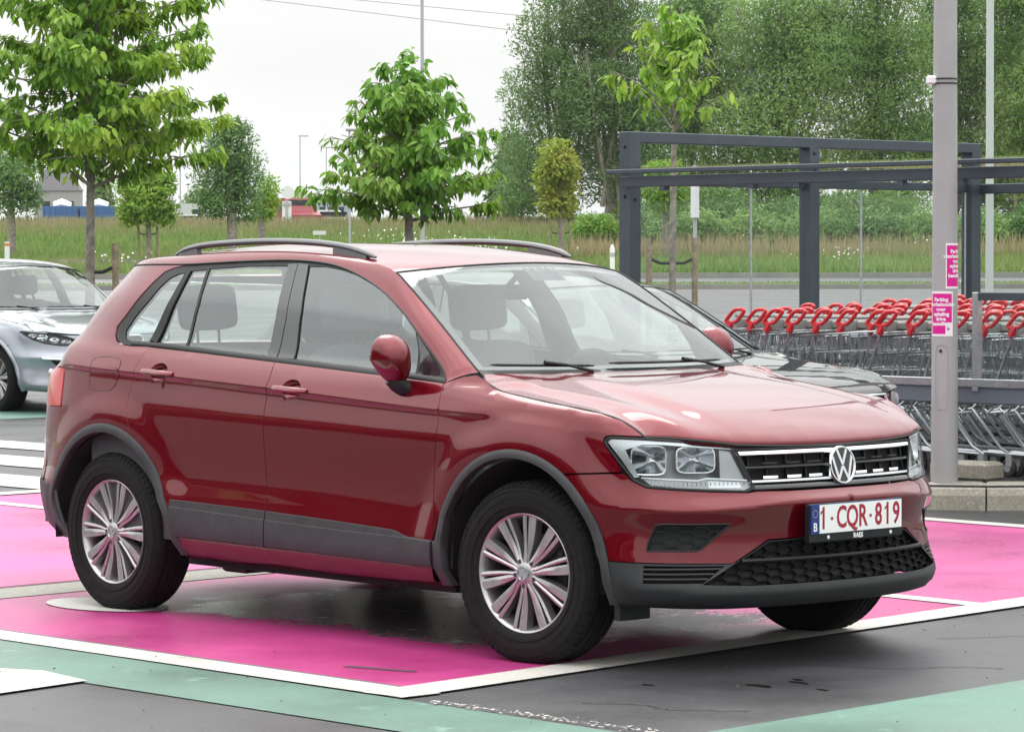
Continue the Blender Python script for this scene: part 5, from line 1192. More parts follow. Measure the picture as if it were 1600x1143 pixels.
def stakes(root, h=1.3, d=.30, two=True, rz=0.):
    for s in ((-1, 1) if two else (1,)):
        mb = MB(); mb.tube([(s*d*RH[0], s*d*RH[1], -.05), (s*d*RH[0]*1.0, s*d*RH[1], h)], [.046, .042], 9); mb.build('stake', 'stake_wood', root, True)
        a = np.array([s*d*RH[0], s*d*RH[1], h*.84]); mb = MB(); mb.tube([a, a*.5 + np.array([0, 0, h*.38]), np.array([0, 0, h*.80])], .016, 6, flat=1.6); mb.build('tie_strap', 'strap_black', root, True)
def cherry(label, px, dep, crown_px, tops, nb, leafL, m, seed, trunk_r=.07, zoff=0., dens=1.0, env=None, group=None, cat='tree', name='street_tree', stake=1.3, two=True, upright=.35):
    """broad-leaved young tree: limbs leave the stem in layers, leaves hang in tufts along them"""
    rg = np.random.default_rng(seed); base = W(px_lat(px, dep), dep, zoff); s = FPX/dep
    root = empty(name, base); tag(root, label, cat, group)
    zof = lambda py: CAMP[2] + (402 - py)/s - base[2]
    z0, z1 = zof(crown_px[1]), zof(crown_px[0])      # crown foot and top above the base
    lean = rg.normal(0, .03, 2)
    stem = [(0, 0, -.1), (lean[0]*.3, lean[1]*.3, z0*.5), (lean[0], lean[1], z0 + (z1-z0)*.35), (lean[0]*1.5, lean[1]*1.5, z0 + (z1-z0)*.8)]
    trunk_obj(root, stem, [trunk_r*1.15, trunk_r, trunk_r*.6, trunk_r*.2])
    br = MB(); P = []; D = []
    for k in range(nb):
        q = (k + .5)/nb; hb = z0 + (z1-z0)*(.02 + .80*q)*.92; az = k*2.39996 + rg.normal(0, .25)
        R_ = env(q)*rg.uniform(.80, 1.08); ri = R_*(upright + .65*(1-q*.5))*.12
        d2 = RH*math.cos(az) + DH*math.sin(az)
        wl_ = tops(math.cos(az), q) if tops else 1.0
        R_ *= wl_; rise = (z1-z0)*rg.uniform(.06, .16) + R_*upright*(.4+.9*q)
        a = np.array([lean[0]*q, lean[1]*q, hb]); e = a + np.array([d2[0]*R_, d2[1]*R_, rise]); mdl = a + np.array([d2[0]*R_*.45, d2[1]*R_*.45, rise*.62])
        pts = catmull([a, mdl, e], 10); br.tube(pts, np.linspace(trunk_r*.36*(1-.5*q), .004, len(pts)), 5)
        ntw = max(3, int(R_*5.5*dens))
        for j in range(ntw):
            f = .22 + .78*(j + rg.uniform(0, .8))/ntw; f = min(f, 1); c = pts[int(f*(len(pts)-1))]
            ta = rg.uniform(0, 2*math.pi); tl = R_*.26*(1.15-f)*rg.uniform(.6, 1.4) + .10
            tw = np.array([math.cos(ta)*tl, math.sin(ta)*tl, rg.uniform(-.1, .28)*tl]) if f < .97 else np.array([d2[0], d2[1], .2])*.1
            br.tube([c, c+tw*.6+[0, 0, .02], c+tw], [.008, .006, .003], 4)
            nl = int(rg.integers(9, 15)*dens)
            for _ in range(nl):
                g_ = rg.uniform(.15, 1.05); p0 = c + tw*g_ + rg.normal(0, .035, 3); aa = rg.uniform(0, 2*math.pi)
                P.append(p0); D.append((math.cos(aa)*.75 + d2[0]*.35, math.sin(aa)*.75 + d2[1]*.35, rg.uniform(-1.7, -.05)))
    # leader
    for j in range(int(26*dens)):
        f = j/26/dens; c = np.array([lean[0]*1.4, lean[1]*1.4, z0 + (z1-z0)*(.45+.52*f)]) + rg.normal(0, .10, 3)*[1, 1, .5]
        for _ in range(8):
            aa = rg.uniform(0, 2*math.pi); P.append(c + rg.normal(0, .06, 3)); D.append((math.cos(aa), math.sin(aa), rg.uniform(-1.0, .2)))
    br.build('branches', 'bark', root, True)
    P = np.array(P); D = np.array(D); n = len(P); Lf = leafL*rg.uniform(.65, 1.25, n); ax_ = P*[1, 1, 0]; V, F = broad_leaves(P, D, Lf, Lf*rg.uniform(.40, .54, n), rg, nrm(nrm(ax_)*.7 + np.array([0, 0, 1.])))
    fast_mesh('crown', V, F, m, root)
    if stake: stakes(root, stake, .32, two)
    return root
# three young trees with hanging leaves
cherry('large leafy young tree behind the grey car, its crown cut by the left edge', 140, 40, (-150, 305), lambda c, q: 1.0 if c > 0 else .95, 52, .132, 'cherry_leaf', 11, .062, dens=1.75, env=lambda q: 1.98*(1 - .42*q) + .05, group=None, stake=1.75, two=False, upright=.30)
cherry('broad conical young tree standing behind the middle of the red car roof', 643, 45, (68, 352), None, 46, .140, 'cherry_leaf_light', 5, .07, dens=1.5, env=lambda q: 1.42*(1 - q)**.50 + .08, stake=.95, upright=.16)
cherry('sparse young tree with upright leafy shoots rising behind the shelter frame', 1050, 46, (22, 215), None, 21, .155, 'cherry_leaf_light', 21, .05, dens=.95, env=lambda q: 1.05*(1 - .62*q), stake=1.75, upright=.85)
def clump_tree(label, px, dep, base_py, clumps, n, L, m, seed, trunk=None, r=.12, cat='tree', name='pollard_tree', group=None, aspect=.30, droop=.3, limbs=0, bark='bark', depth_r=None, stake=False):
    """tree whose foliage fills a set of ellipsoid clumps given as (px, py, half width px, half height px)"""
    rg = np.random.default_rng(seed); s = FPX/dep; gx = px_lat(px, dep); gb = W(gx, dep); pass
    base = np.array([gb[0], gb[1], gb[2]])
    root = empty(name, base); tag(root, label, cat, group)
    O_ = []; P = []; vol = np.array([c[2]*c[3] for c in clumps], float); vol /= vol.sum(); cs = []
    for c, v in zip(clumps, vol):
        lat = px_lat(c[0], dep) - gx; zc = CAMP[2] + (402 - c[1])/s - base[2]; rw, rh = c[2]/s, c[3]/s; rd = (depth_r or rw)*rg.uniform(.8, 1.1); dd = (c[4] if len(c) > 4 else rg.uniform(-.5, .5)*rd)
        k = int(n*v); q = nrm(rg.normal(size=(k, 3))); rad = rg.uniform(0, 1, (k, 1))**(1/2.6)*(1 + .16*np.sin(q[:, :1]*7 + c[0])*np.sin(q[:, 1:2]*6 + c[1]) + .12*np.sin(q[:, 2:3]*11+c[0]*2))
        q = q*rad; lt = lat + q[:, 0]*rw; dp = dd + q[:, 1]*rd; zz = zc + q[:, 2]*rh
        O_.append(np.stack([RH[0]*q[:, 0] + DH[0]*q[:, 1], RH[1]*q[:, 0] + DH[1]*q[:, 1], q[:, 2]], 1)); P.append(np.stack([RH[0]*lt + DH[0]*dp, RH[1]*lt + DH[1]*dp, zz], 1)); cs.append((RH[0]*lat + DH[0]*dd, RH[1]*lat + DH[1]*dd, zc, rh, q))
    C_ = np.vstack(P); keep = C_[:, 2] > .05; C_ = C_[keep]; k = len(C_)
    D = rg.normal(size=(k, 3)); D[:, 2] -= droop*2.2; Lf = L*rg.uniform(.6, 1.3, k); OUT = np.vstack(O_)[keep]; OUT = nrm(nrm(OUT)*1.0 + np.array([0, 0, .75])); V, F = lance_leaves(C_, D, Lf, Lf*aspect*rg.uniform(.7, 1.3, k), rg, OUT)
    fast_mesh('crown', V, F, m, root)
    top = max(c[2] for c in cs)
    zb = min(c[2] - c[3]*.2 for c in cs)
    trunk_obj(root, trunk or [(0, 0, -.3), (.03, .02, zb*.5), (.0, .0, max(zb, .4)), (0, 0, top)], [r*1.2, r, r*.8, r*.25], bark)
    if limbs:
        mb = MB()
        for j in range(limbs):
            c = cs[j % len(cs)]; e = np.array([c[0], c[1], c[2] + c[3]*.75]) + rg.normal(0, .5, 3); h0 = rg.uniform(.05, .5)*zb
            a = np.array([rg.normal(0, r), rg.normal(0, r), h0]); mdl = a*.5 + e*.5 + np.array([0, 0, (e[2]-h0)*.08]) + rg.normal(0, .25, 3)
            p_ = catmull([a, mdl, e], 8); mb.tube(p_, np.linspace(r*.55, .025, len(p_)), 6)
        mb.build('limbs', bark, root, True)
    if stake: stakes(root, 1.5, .35)
    return root
G1 = 'clipped trees on the verge beyond the road'
clump_tree('dark green clipped willow at the left edge above the grey car', 18, 125, 400, [(30, 265, 38, 32), (15, 300, 34, 34), (50, 305, 24, 30), (5, 255, 30, 30)], 5200, .20, 'pollard_leaf', 31, r=.16, group=G1, droop=.2)
clump_tree('small box-shaped bright green clipped tree near the left', 232, 122, 400, [(206, 283, 23, 22), (256, 283, 24, 22), (206, 330, 24, 22), (256, 330, 24, 22), (232, 305, 44, 40), (232, 280, 30, 20)], 6500, .17, 'hedge_leaf', 32, r=.10, group=G1, aspect=.6, droop=.25, stake=True)
clump_tree('tall oval clipped willow left of the middle', 362, 123, 400, [(355, 225, 48, 46), (345, 275, 48, 48), (375, 270, 44, 50), (340, 315, 38, 28), (382, 318, 34, 28), (362, 200, 34, 20)], 9500, .21, 'pollard_leaf', 33, r=.20, group=G1, droop=.2)
clump_tree('slim willow half hidden behind the tall oval willow', 408, 128, 400, [(418, 300, 20, 32), (410, 325, 20, 22), (425, 318, 14, 22)], 2200, .19, 'hedge_leaf', 34, r=.16, group=G1, droop=.2)
clump_tree('yellowish clipped tree just left of the shelter', 876, 122, 405, [(870, 240, 30, 26), (858, 278, 26, 28), (890, 275, 19, 34), (862, 315, 24, 26), (885, 315, 20, 22), (875, 258, 34, 22)], 4400, .19, 'yellow_leaf', 35, r=.12, group=G1, aspect=.45, droop=.15, stake=True)
clump_tree('low pale green bush tree seen over the shelter end', 1038, 124, 405, [(1040, 262, 34, 14), (1030, 300, 30, 30), (1055, 300, 24, 30)], 2600, .19, 'hedge_leaf', 36, r=.1, group=G1, aspect=.4)
# willow wood
G2 = 'tall willows of the wood behind the shelter'
WL = [('pale loose willow at the left edge of the wood', 880, 150, [(860, 60, 60, 70), (830, 150, 50, 60), (900, 130, 70, 80), (880, 230, 70, 60), (820, 245, 45, 50), (860, 300, 60, 45), (870, -40, 50, 60), (800, 300, 30, 40), (930, 30, 50, 60)], 'willow_leaf', 16500, 14),
      ('tall willow with fanned pale stems in the wood', 955, 148, [(960, 40, 70, 80), (930, 160, 70, 70), (1000, 150, 70, 80), (960, 260, 70, 60), (1010, 250, 60, 60), (950, -60, 70, 60)], 'willow_leaf', 20000, 16),
      ('willow directly behind the upright young tree', 1080, 153, [(1060, 60, 80, 80), (1110, 10, 80, 70), (1130, 130, 80, 80), (1060, 180, 70, 70), (1110, 260, 80, 60), (1060, 320, 60, 40)], 'willow_dark', 23000, 8),
      ('dense willow over the middle of the shelter', 1220, 150, [(1200, 60, 90, 80), (1260, 20, 80, 80), (1250, 140, 90, 80), (1180, 190, 80, 70), (1230, 260, 80, 60), (1180, 320, 60, 40), (1290, 90, 60, 60)], 'willow_dark', 25000, 8),
      ('bright crowned willow left of the pale lamp post', 1370, 151, [(1340, 50, 80, 80), (1400, 80, 80, 80), (1370, 160, 90, 80), (1420, 230, 80, 60), (1330, 240, 80, 60), (1380, -40, 90, 60), (1400, 310, 60, 40)], 'willow_dark', 25000, 8),
      ('willow between the two lamp posts at the right', 1490, 155, [(1480, 60, 70, 80), (1520, 140, 70, 80), (1470, 220, 70, 70), (1530, 280, 60, 60), (1500, -20, 80, 60)], 'willow_leaf', 21000, 7),
      ('willow at the right edge of the photograph', 1590, 152, [(1580, 60, 70, 80), (1610, 150, 80, 80), (1570, 230, 60, 60), (1600, 310, 50, 50), (1590, -20, 80, 60)], 'willow_dark', 21000, 6),
      ('dark undergrowth willow low behind the shelter glass', 1290, 146, [(1270, 335, 60, 36), (1330, 330, 50, 40), (1220, 340, 50, 34), (1390, 335, 50, 36)], 'willow_dark', 6500, 10),
      ('leaning low willow behind the left shelter pane', 1110, 146, [(1110, 320, 50, 40), (1060, 340, 40, 34), (1150, 330, 44, 36), (1000, 345, 44, 36)], 'pollard_leaf', 5600, 8)]
for i, (lb, px_, dp, cl_, m_, n_, lm) in enumerate(WL):
    clump_tree(lb, px_, dp, None, cl_, int(n_*1.9), .225, m_, 60+i, r=.22, group=G2, name='willow_tree', aspect=.30, droop=.25, limbs=lm, bark='bark_pale', depth_r=2.2)
clump_tree('hazy pale bush at the foot of the wood, left side', 795, 168, None, [(800, 235, 26, 40), (790, 280, 30, 40), (805, 310, 40, 30), (775, 300, 16, 26)], 5200, .30, 'pollard_leaf', 90, r=.15, name='bush', cat='bush', aspect=.4)
for i, (p_, d_, w_, h_, lb) in enumerate(((160, 300, 20, 42, 'slender bluish poplar behind the far blue containers'), (206, 310, 10, 20, 'small dark conifer top far behind the box-shaped tree'), (470, 420, 36, 16, 'low hazy round tree on the horizon right of the clipped willows'), (310, 380, 34, 22, 'far hazy tree behind the bright box-shaped tree'), (90, 330, 30, 18, 'distant green tree behind the grey building roof'))):
    clump_tree(lb, p_, d_, None, [(p_, 340-h_*1.2, w_*.8, h_), (p_-w_*.4, 340-h_*.7, w_*.7, h_*.6), (p_+w_*.4, 340-h_*.7, w_*.7, h_*.6)], 1500, .55, 'far_leaf' if 'far_leaf' in MATS else 'willow_leaf', 120+i, r=.2, name='distant_tree', aspect=.5)
G3 = 'undergrowth bushes at the foot of the wood'
for i, (p_, w_, h_, m_, lb) in enumerate(((930, 34, 34, 'hedge_leaf', 'bright bush right of the yellowish clipped tree'), (1005, 40, 40, 'pollard_leaf', 'bush behind the left shelter post'), (1090, 44, 44, 'willow_dark', 'dark bush behind the left shelter pane'), (1180, 46, 46, 'pollard_leaf', 'bush behind the middle of the shelter glass'), (1275, 50, 48, 'willow_dark', 'dark bush right of the middle shelter post'), (1365, 46, 44, 'pollard_leaf', 'bush behind the right shelter pane'), (1450, 44, 46, 'willow_dark', 'dark bush behind the big grey pole'), (1535, 46, 46, 'willow_dark', 'dark bush at the foot of the pale green lamp post'), (1610, 46, 48, 'pollard_leaf', 'bush cut by the right edge of the photograph'))):
    clump_tree(lb, p_, 131, None, [(p_, 352, w_, h_*.62), (p_-w_*.5, 366, w_*.7, h_*.42), (p_+w_*.5, 364, w_*.7, h_*.45)], 4200, .20, m_, 140+i, r=.06, name='bush', cat='bush', group=G3, aspect=.36, depth_r=1.2)
# grass on verge and bank
def blades(name, n, d0, d1, l0, l1, h, w, m, seed, label, cat, lean=.35, cl=None):
    rg = np.random.default_rng(seed); dep = rg.uniform(d0, d1, n); lat = rg.uniform(l0, l1, n)*dep/130
    if cl is not None:
        k = rg.integers(0, cl, n); cx = rg.uniform(l0, l1, cl); cd = rg.uniform(d0, d1, cl); lat = (cx[k] + rg.normal(0, .5, n))*cd[k]/130; dep = cd[k] + rg.normal(0, .5, n)
    z = np.interp(dep, DEPS, ZS); P = ORG[None] + DH*dep[:, None] + RH*lat[:, None]; P = np.c_[P, z]
    hh = h*rg.uniform(.5, 1.3, n)[:, None]; a = rg.uniform(0, 6.28, n); sd = np.stack([np.cos(a), np.sin(a), 0*a], 1)*w; ln = rg.normal(0, lean, (n, 3))*hh; ln[:, 2] = 0
    V = np.stack([P - sd, P + sd, P + ln + np.array([0, 0, 1])*hh], 1).reshape(-1, 3); o = fast_mesh(name, V, np.arange(n*3).reshape(-1, 3), m); tag(o, label, cat, kind='stuff'); return o
blades('bank_grass', 52000, 113.2, 143, -22, 22, .42, .05, 'grass_blade', 1, 'long green grass on the bank beyond the road', 'grass')
blades('verge_grass', 16000, 90.4, 97.4, -22, 22, .10, .03, 'grass_blade', 2, 'short mown grass on the verge before the road', 'grass')
blades('dry_reeds', 34000, 138, 156, -22, 22, .42, .04, 'reed_blade', 3, 'tall dry tan reeds along the top of the bank', 'reeds', .18)
def flowers(n, seed):
    rg = np.random.default_rng(seed); k = 13; cx = rg.uniform(-20, 22, k); cd = rg.uniform(114, 136, k); i = rg.integers(0, k, n); dep = cd[i] + rg.normal(0, .6, n); lat = (cx[i] + rg.normal(0, .9, n))*dep/130
    P = np.c_[ORG[None] + DH*dep[:, None] + RH*lat[:, None], np.interp(dep, DEPS, ZS) + rg.uniform(.35, .75, n)]; D = rg.normal(size=(n, 3)); V, F = lance_leaves(P, D, np.full(n, .10), np.full(n, .09), rg); o = fast_mesh('flowers', V, F, 'flower'); tag(o, 'white umbel flowers scattered through the bank grass', 'flowers', kind='stuff')
flowers(420, 8)
blades('bank_reeds', 4500, 123.5, 128, 2.2, 22, .85, .03, 'reed_blade', 13, 'tan reeds standing before the wood behind the shelter', 'reeds', .15)
# ------------------------------------------------------------------ far things
mat('pole_grey', (.42, .43, .43), .5, metal=.3); mat('pole_green', (.50, .54, .51), .5); mat('far_white', (.7, .7, .7), .6); mat('far_grey', (.32, .31, .30), .8); mat('roof_dark', (.14, .13, .14), .8); mat('container_blue', (.05, .13, .30), .6); mat('van_red', (.25, .03, .04), .4); mat('dark_glass', (.02, .025, .03), .1); mat('wall_concrete', (.26, .23, .18), .9, noise=(2, .3)); mat('far_bluegrey', (.33, .37, .42), .7); mat('orange', (.6, .18, .03), .6)
def pole(label, px, dep, top_py, wpx, m='pole_grey', arm=0, name='lamp_post', taper=.7, head=True):
    s = FPX/dep; b = W(px_lat(px, dep), dep); h = CAMP[2] + (402 - top_py)/s - b[2]; r = wpx/s/2; root = empty(name, b); tag(root, label, 'lamp post')
    mb = MB(); mb.tube([(0, 0, 0), (0, 0, h*.5), (0, 0, h)], [r, r*(1+taper)/2, r*taper], 12); mb.build('post', m, root, True)
    if head:
        mb = MB(); mb.box((RH[0]*arm*.5, RH[1]*arm*.5, h+.05), (abs(arm)+.2, .2, .10), math.atan2(RH[1], RH[0]), .03); mb.build('lamp_head', m, root)
    return root
pole('tall slim grey lamp post rising through the conical tree', 661, 60, -60, 7, arm=.4)
pole('thin distant lamp post above the bright box-shaped tree', 283, 210, 188, 2.4, arm=.8)
pole('thin distant lamp post left of the white road sign', 470, 230, 213, 2.2, arm=.5)
pole('short distant lamp post between road sign and conical tree', 511, 250, 231, 2, arm=1.0)
pole('slim grey post beside the conical tree, left side', 547, 90, 205, 3.6, arm=.4)
pole('far lamp post above the grey building', 232, 240, 215, 1.8, arm=.8)
pole('pale green lamp post at the right beyond the shelter', 1546, 34, -80, 13, 'pole_green', arm=.3, taper=.9)
pole('thin grey sign post near the right lamp post', 1527, 62, 292, 6, 'pole_grey', name='sign_post', head=False)
def far_box_building(label, px0, px1, py0, py1, dep, wall, roof_h=0, rm='roof_dark', name='building', windows=0):
    s = FPX/dep; b = W(px_lat((px0+px1)/2, dep), dep); zb = b[2]; z0 = 0; z1 = CAMP[2] + (402 - py0)/s - zb; w = (px1-px0)/s; root = empty(name, b, math.atan2(RH[1], RH[0])); tag(root, label, 'building')
    mb = MB(); mb.box((0, 0, z1/2), (w, w*.6, z1)); mb.build('wall', wall, root)
    if roof_h:
        rh_ = roof_h/s; mb = MB(); y = w*.33; mb.add([(-w*.53, -y, z1), (w*.53, -y, z1), (w*.53, y, z1), (-w*.53, y, z1), (-w*.42, 0, z1+rh_), (w*.20, 0, z1+rh_)], [(0,1,5,4),(2,3,4,5),(1,2,5),(3,0,4),(0,3,2,1)]); mb.build('roof', rm, root)
    for k in range(windows):
        mb = MB(); x = -w*.42 + (k+.5)*w*.84/windows; mb.box((x, -w*.3-.02, z1*.6), (w*.5/windows, .06, z1*.3)); f = mb.build('window', 'dark_glass', root)
    return root
far_box_building('grey house with a dark hipped roof behind the leafy tree', 62, 128, 297, 342, 230, 'far_grey', 34, windows=3)
far_box_building('long pale warehouse on the horizon behind the clipped willows', 270, 345, 318, 344, 420, 'far_bluegrey', windows=5)
far_box_building('bluish distant shed behind the red van', 478, 548, 306, 345, 360, 'far_bluegrey', windows=4)
far_box_building('far white shed at the foot of the wood', 735, 800, 322, 345, 420, 'far_white', windows=3)
for i, (a, b_) in enumerate(((70, 126), (128, 184))):
    dep = 200; s = FPX/dep; b = W(px_lat((a+b_)/2, dep), dep); root = empty('container', b, math.atan2(RH[1], RH[0])); tag(root, ('left' if i == 0 else 'right') + ' one of the two blue open containers in the far field', 'container', 'blue containers in the far field')
    w = (b_-a)/s; z0, z1 = CAMP[2] + (402-341)/s - b[2], CAMP[2] + (402-321)/s - b[2]; z0 = 0
    mb = MB(); mb.box((0, 0, (z0+z1)/2), (w*.98, 1.5, z1-z0)); mb.build('container_body', 'container_blue', root)
    for k in range(7): mb = MB(); mb.box((-w*.45 + k*w*.15, -.78, (z0+z1)/2), (.06, .08, z1-z0)); mb.build('rib', 'container_blue', root)
    mb = MB(); mb.tube([(-w*.2, 0, z1), (0, 0, z1+.12), (w*.25, 0, z1)], [.5, .6, .4], 8, flat=.6); mb.build('load', 'far_white', root, True)
def far_car(label, px, dep, m, kind='car', w=1.75, h=1.5, l=4.2, yaw=0):
    b = W(px_lat(px, dep), dep); root = empty('distant_' + kind, b, math.atan2(RH[1], RH[0]) + yaw); tag(root, label, kind)
    if kind == 'van': prof = [(-l/2, .35), (l/2, .35), (l/2, .95), (l/2-.55, 1.15), (l/2-1.1, h), (-l/2+.1, h), (-l/2, h-.3)]
    else: prof = [(-l/2, .3), (l/2, .3), (l/2, .72), (l/2-1.0, .92), (l/2-1.75, h), (-l/2+.9, h), (-l/2+.1, .95), (-l/2, .85)]
    mb = MB(); n = len(prof); mb.add([(x, -w/2, z) for x, z in prof] + [(x, w/2, z) for x, z in prof], [tuple(range(n)), tuple(range(2*n-1, n-1, -1))] + [(k, n+k, n+(k+1) % n, (k+1) % n) for k in range(n)]); mb.build('body', m, root)
    for s_ in (-1, 1):
        mb = MB(); mb.box((.0 if kind == 'car' else l/2-1.5, s_*(w/2+.005), h*.80 if kind == 'car' else h*.70), (l*.42 if kind == 'car' else .9, .02, h*.24)); mb.build('window', 'dark_glass', root)
    mb = MB(); mb.box((l/2-.80 if kind == 'van' else l/2-1.38, 0, h*.79), (.03, w*.85, h*.3)); mb.build('windscreen', 'dark_glass', root)
    for x in (-l*.3, l*.3):
        for s_ in (-1, 1): mb = MB(); mb.lathe([(0, -.1), (.32, -.1), (.32, .1), (0, .1)], 14, 'y', (x, s_*w*.46, .32)); mb.build('wheel', 'tyre', root)
far_car('dark red delivery van far behind the road sign', 455, 205, 'van_red', 'van', 2.0, 2.0, 4.6, R(-60))
far_car('white car on the far road left of the conical tree', 522, 225, 'far_white', 'car')
far_car('white car far off behind the tall oval willow', 300, 250, 'far_white', 'car')
far_car('small white car far off at the foot of the wood', 790, 240, 'far_white', 'car')
far_car('pale green minibus far behind the box-shaped tree', 293, 270, 'pole_green', 'van', 2.2, 2.6, 5)
# road sign seen from behind
dep = 150; s = FPX/dep; b = W(px_lat(449, dep), dep); root = empty('road_sign', b, math.atan2(RH[1], RH[0])); tag(root, 'white road sign boards on a grey post seen from behind', 'sign')
zz = lambda py: CAMP[2] + (402-py)/s - b[2]
mb = MB(); mb.tube([(0, 0, 0), (0, 0, zz(312))], .07, 8); mb.build('post', 'pole_grey', root, True)
mb = MB(); mb.lathe([(0, .02), (.30, .02), (.30, -.02), (0, -.02)], 24, 'y', (.05, 0, zz(300))); mb.build('sign_disc', 'far_white', root)
mb = MB(); mb.box((.0, 0, zz(330)), (.42, .04, .95)); mb.build('sign_board', 'far_white', root)
for py in (318, 340): mb = MB(); mb.box((0, -.04, zz(py)), (.36, .05, .12)); mb.build('bracket', 'pole_grey', root)
b = W(px_lat(500, 130), 130); root = empty('plate_sign', b, math.atan2(RH[1], RH[0])); tag(root, 'small white rectangular sign low in the bank grass', 'sign'); h_ = CAMP[2] + (402-363)/(FPX/130) - b[2]
mb = MB(); mb.tube([(0, 0, 0), (0, 0, h_)], .03, 6); mb.build('post', 'pole_grey', root, True); mb = MB(); mb.box((0, -.04, h_), (.52, .03, .16)); mb.build('sign_board', 'far_white', root)
b = W(px_lat(12, 118), 118); root = empty('marker_post', b); tag(root, 'white marker post with orange band by the road at the left', 'post'); h_ = CAMP[2] + (402-376)/(FPX/118) - b[2]
mb = MB(); mb.tube([(0, 0, 0), (0, 0, h_)], .09, 8); mb.build('post', 'far_white', root, True); mb = MB(); mb.tube([(0, 0, h_*.86), (0, 0, h_*.95)], .094, 8); mb.build('reflector_band', 'orange', root, True)
b = W(px_lat(957, 95), 95); root = empty('marker_post', b); tag(root, 'slim white marker post beside the left shelter post', 'post'); h_ = CAMP[2] + (402-382)/(FPX/95) - b[2]
mb = MB(); mb.tube([(0, 0, 0), (0, 0, h_*.9), (0, 0, h_)], [.07, .07, .03], 8); mb.build('post', 'far_white', root, True)
mb = MB(); mb.tube([(0, 0, h_*.70), (0, 0, h_*.80)], .074, 8); mb.build('reflector_band', 'pole_grey', root, True)
b = W(px_lat(1086, 75), 75); root = empty('stop_sign_back', b, math.atan2(RH[1], RH[0])); tag(root, 'narrow white sign board edge-on behind the shelter glass', 'sign'); s = FPX/75; zz = lambda py: CAMP[2] + (402-py)/s - b[2]
mb = MB(); mb.tube([(0, 0, 0), (0, 0, zz(310))], .045, 8); mb.build('post', 'pole_grey', root, True); mb = MB(); mb.box((0, 0, zz(316)), (.11, .45, .72), R(8)); mb.build('sign_board', 'far_white', root)
# low concrete culvert wall in the bank, left
A, Bp = W(px_lat(78, 118.5), 118.5), W(px_lat(330, 118.5), 118.5); c = (A+Bp)/2; root = mobj('retaining_wall', *(lambda m_: (m_.v, m_.f))(MB().box((c[0], c[1], c[2]+.10), (np.linalg.norm(Bp-A), .3, .62), math.atan2(RH[1], RH[0]))), 'wall_concrete'); tag(root, 'low concrete retaining wall in the grass bank at the left', 'wall')
# overhead wires
for i, (p0, p1) in enumerate((((395, -2), (800, 48)), ((520, -3), (800, 24)))):
    dep = 190; s = FPX/dep; P = []
    for q in np.linspace(-.6, 1.5, 14):
        x = p0[0] + (p1[0]-p0[0])*q; y = p0[1] + (p1[1]-p0[1])*q; g = W(px_lat(x, dep), dep); P.append((g[0], g[1], CAMP[2] + (402-y)/s))
    mb = MB(); mb.tube(P, .028, 5); o = mb.build('overhead_wire', 'pole_grey', None, True); tag(o, ('lower' if i == 0 else 'upper') + ' of the two thin wires crossing the sky', 'wire', 'wires across the sky')
# ------------------------------------------------------------------ trolley island
mat('shelter_steel', (.054, .072, .086), .45, metal=.35, noise=(5, .08)); mat('galvanised', (.48, .50, .52), .32, metal=.8, noise=(25, .12)); mat('wire_chrome', (.42, .44, .46), .28, metal=.9)
mat('handle_red', (.55, .022, .03), .35, coat=.3); mat('handle_dark', (.10, .03, .03), .5); mat('flap_grey', (.30, .295, .285), .5); mat('seat_white', (.62, .61, .58), .5); mat('rail_bluegrey', (.13, .16, .19), .5, metal=.3); mat('pole_mauve', (.335, .335, .332), .6, noise=(3, .06)); mat('poster_white', (.80, .79, .80), .5); mat('poster_magenta', (.62, .002, .25), .45); mat('castor_rubber', (.03, .03, .03), .6); mat('castor_grey', (.30, .31, .32), .5); mat('zip_black', (.015, .015, .015), .5); mat('ad_panel', (.55, .52, .52), .5, noise=(9, .3)); mat('blue_plastic', (.02, .12, .35), .4)
glass_mat('shelter_glass', (.90, .94, .93), ior=1.35)
IZ = .155
def island_z(y): return IZ + .04*max(0, min(y, 9.9)-6.95)
isl = [(-9, 6.13), (-3.1, 6.13), (-2.62, 6.20), (-2.30, 6.42), (-2.05, 6.72), (-1.7, 7.1), (-1.2, 7.4), (2.5, 8.0), (2.5, 12.5), (-9, 12.5)]
ins = MB(); ins.prism(isl, .0, IZ); ins.v = [(v[0], v[1], v[2] + (island_z(v[1]) - IZ if v[2] > .1 else 0)) for v in ins.v]; o = ins.build('island', 'asphalt', recalc=True); o['kind'] = 'structure'
def kerb_run(pts, w=.20, h=IZ+.012):
    pts = resample(pts, .98, False)
    for i in range(len(pts)-1):
        a, b = pts[i], pts[i+1]; t_ = (b-a)/np.linalg.norm(b-a); n_ = np.array([t_[1], -t_[0]]); a = a + t_*.004; b = b - t_*.004
        prof = [(0.015, -.02), (0.022, h-.075), (.012, h-.035), (-.02, h-.009), (-.07, h), (-w, h), (-w, -.02)]
        V = [(a[0]+n_[0]*p[0], a[1]+n_[1]*p[0], p[1]) for p in prof] + [(b[0]+n_[0]*p[0], b[1]+n_[1]*p[0], p[1]) for p in prof]; n = 7
        o = MB().add(V, [tuple(range(n)), tuple(range(2*n-1, n-1, -1))] + [(k, n+k, n+(k+1) % n, (k+1) % n) for k in range(n)]).build('kerb_stone', 'kerb_concrete', kerb0, recalc=True)
kerb0 = empty('island_kerb', (0, 0, 0)); kerb0['kind'] = 'structure'
kerb_run(isl[:8])
o = MB().box((-2.70, 6.72, IZ+.062), (.42, .20, .12), R(6), .02).build('concrete_block', 'kerb_concrete'); tag(o, 'low concrete wheel-stop block behind the big grey pole', 'block')
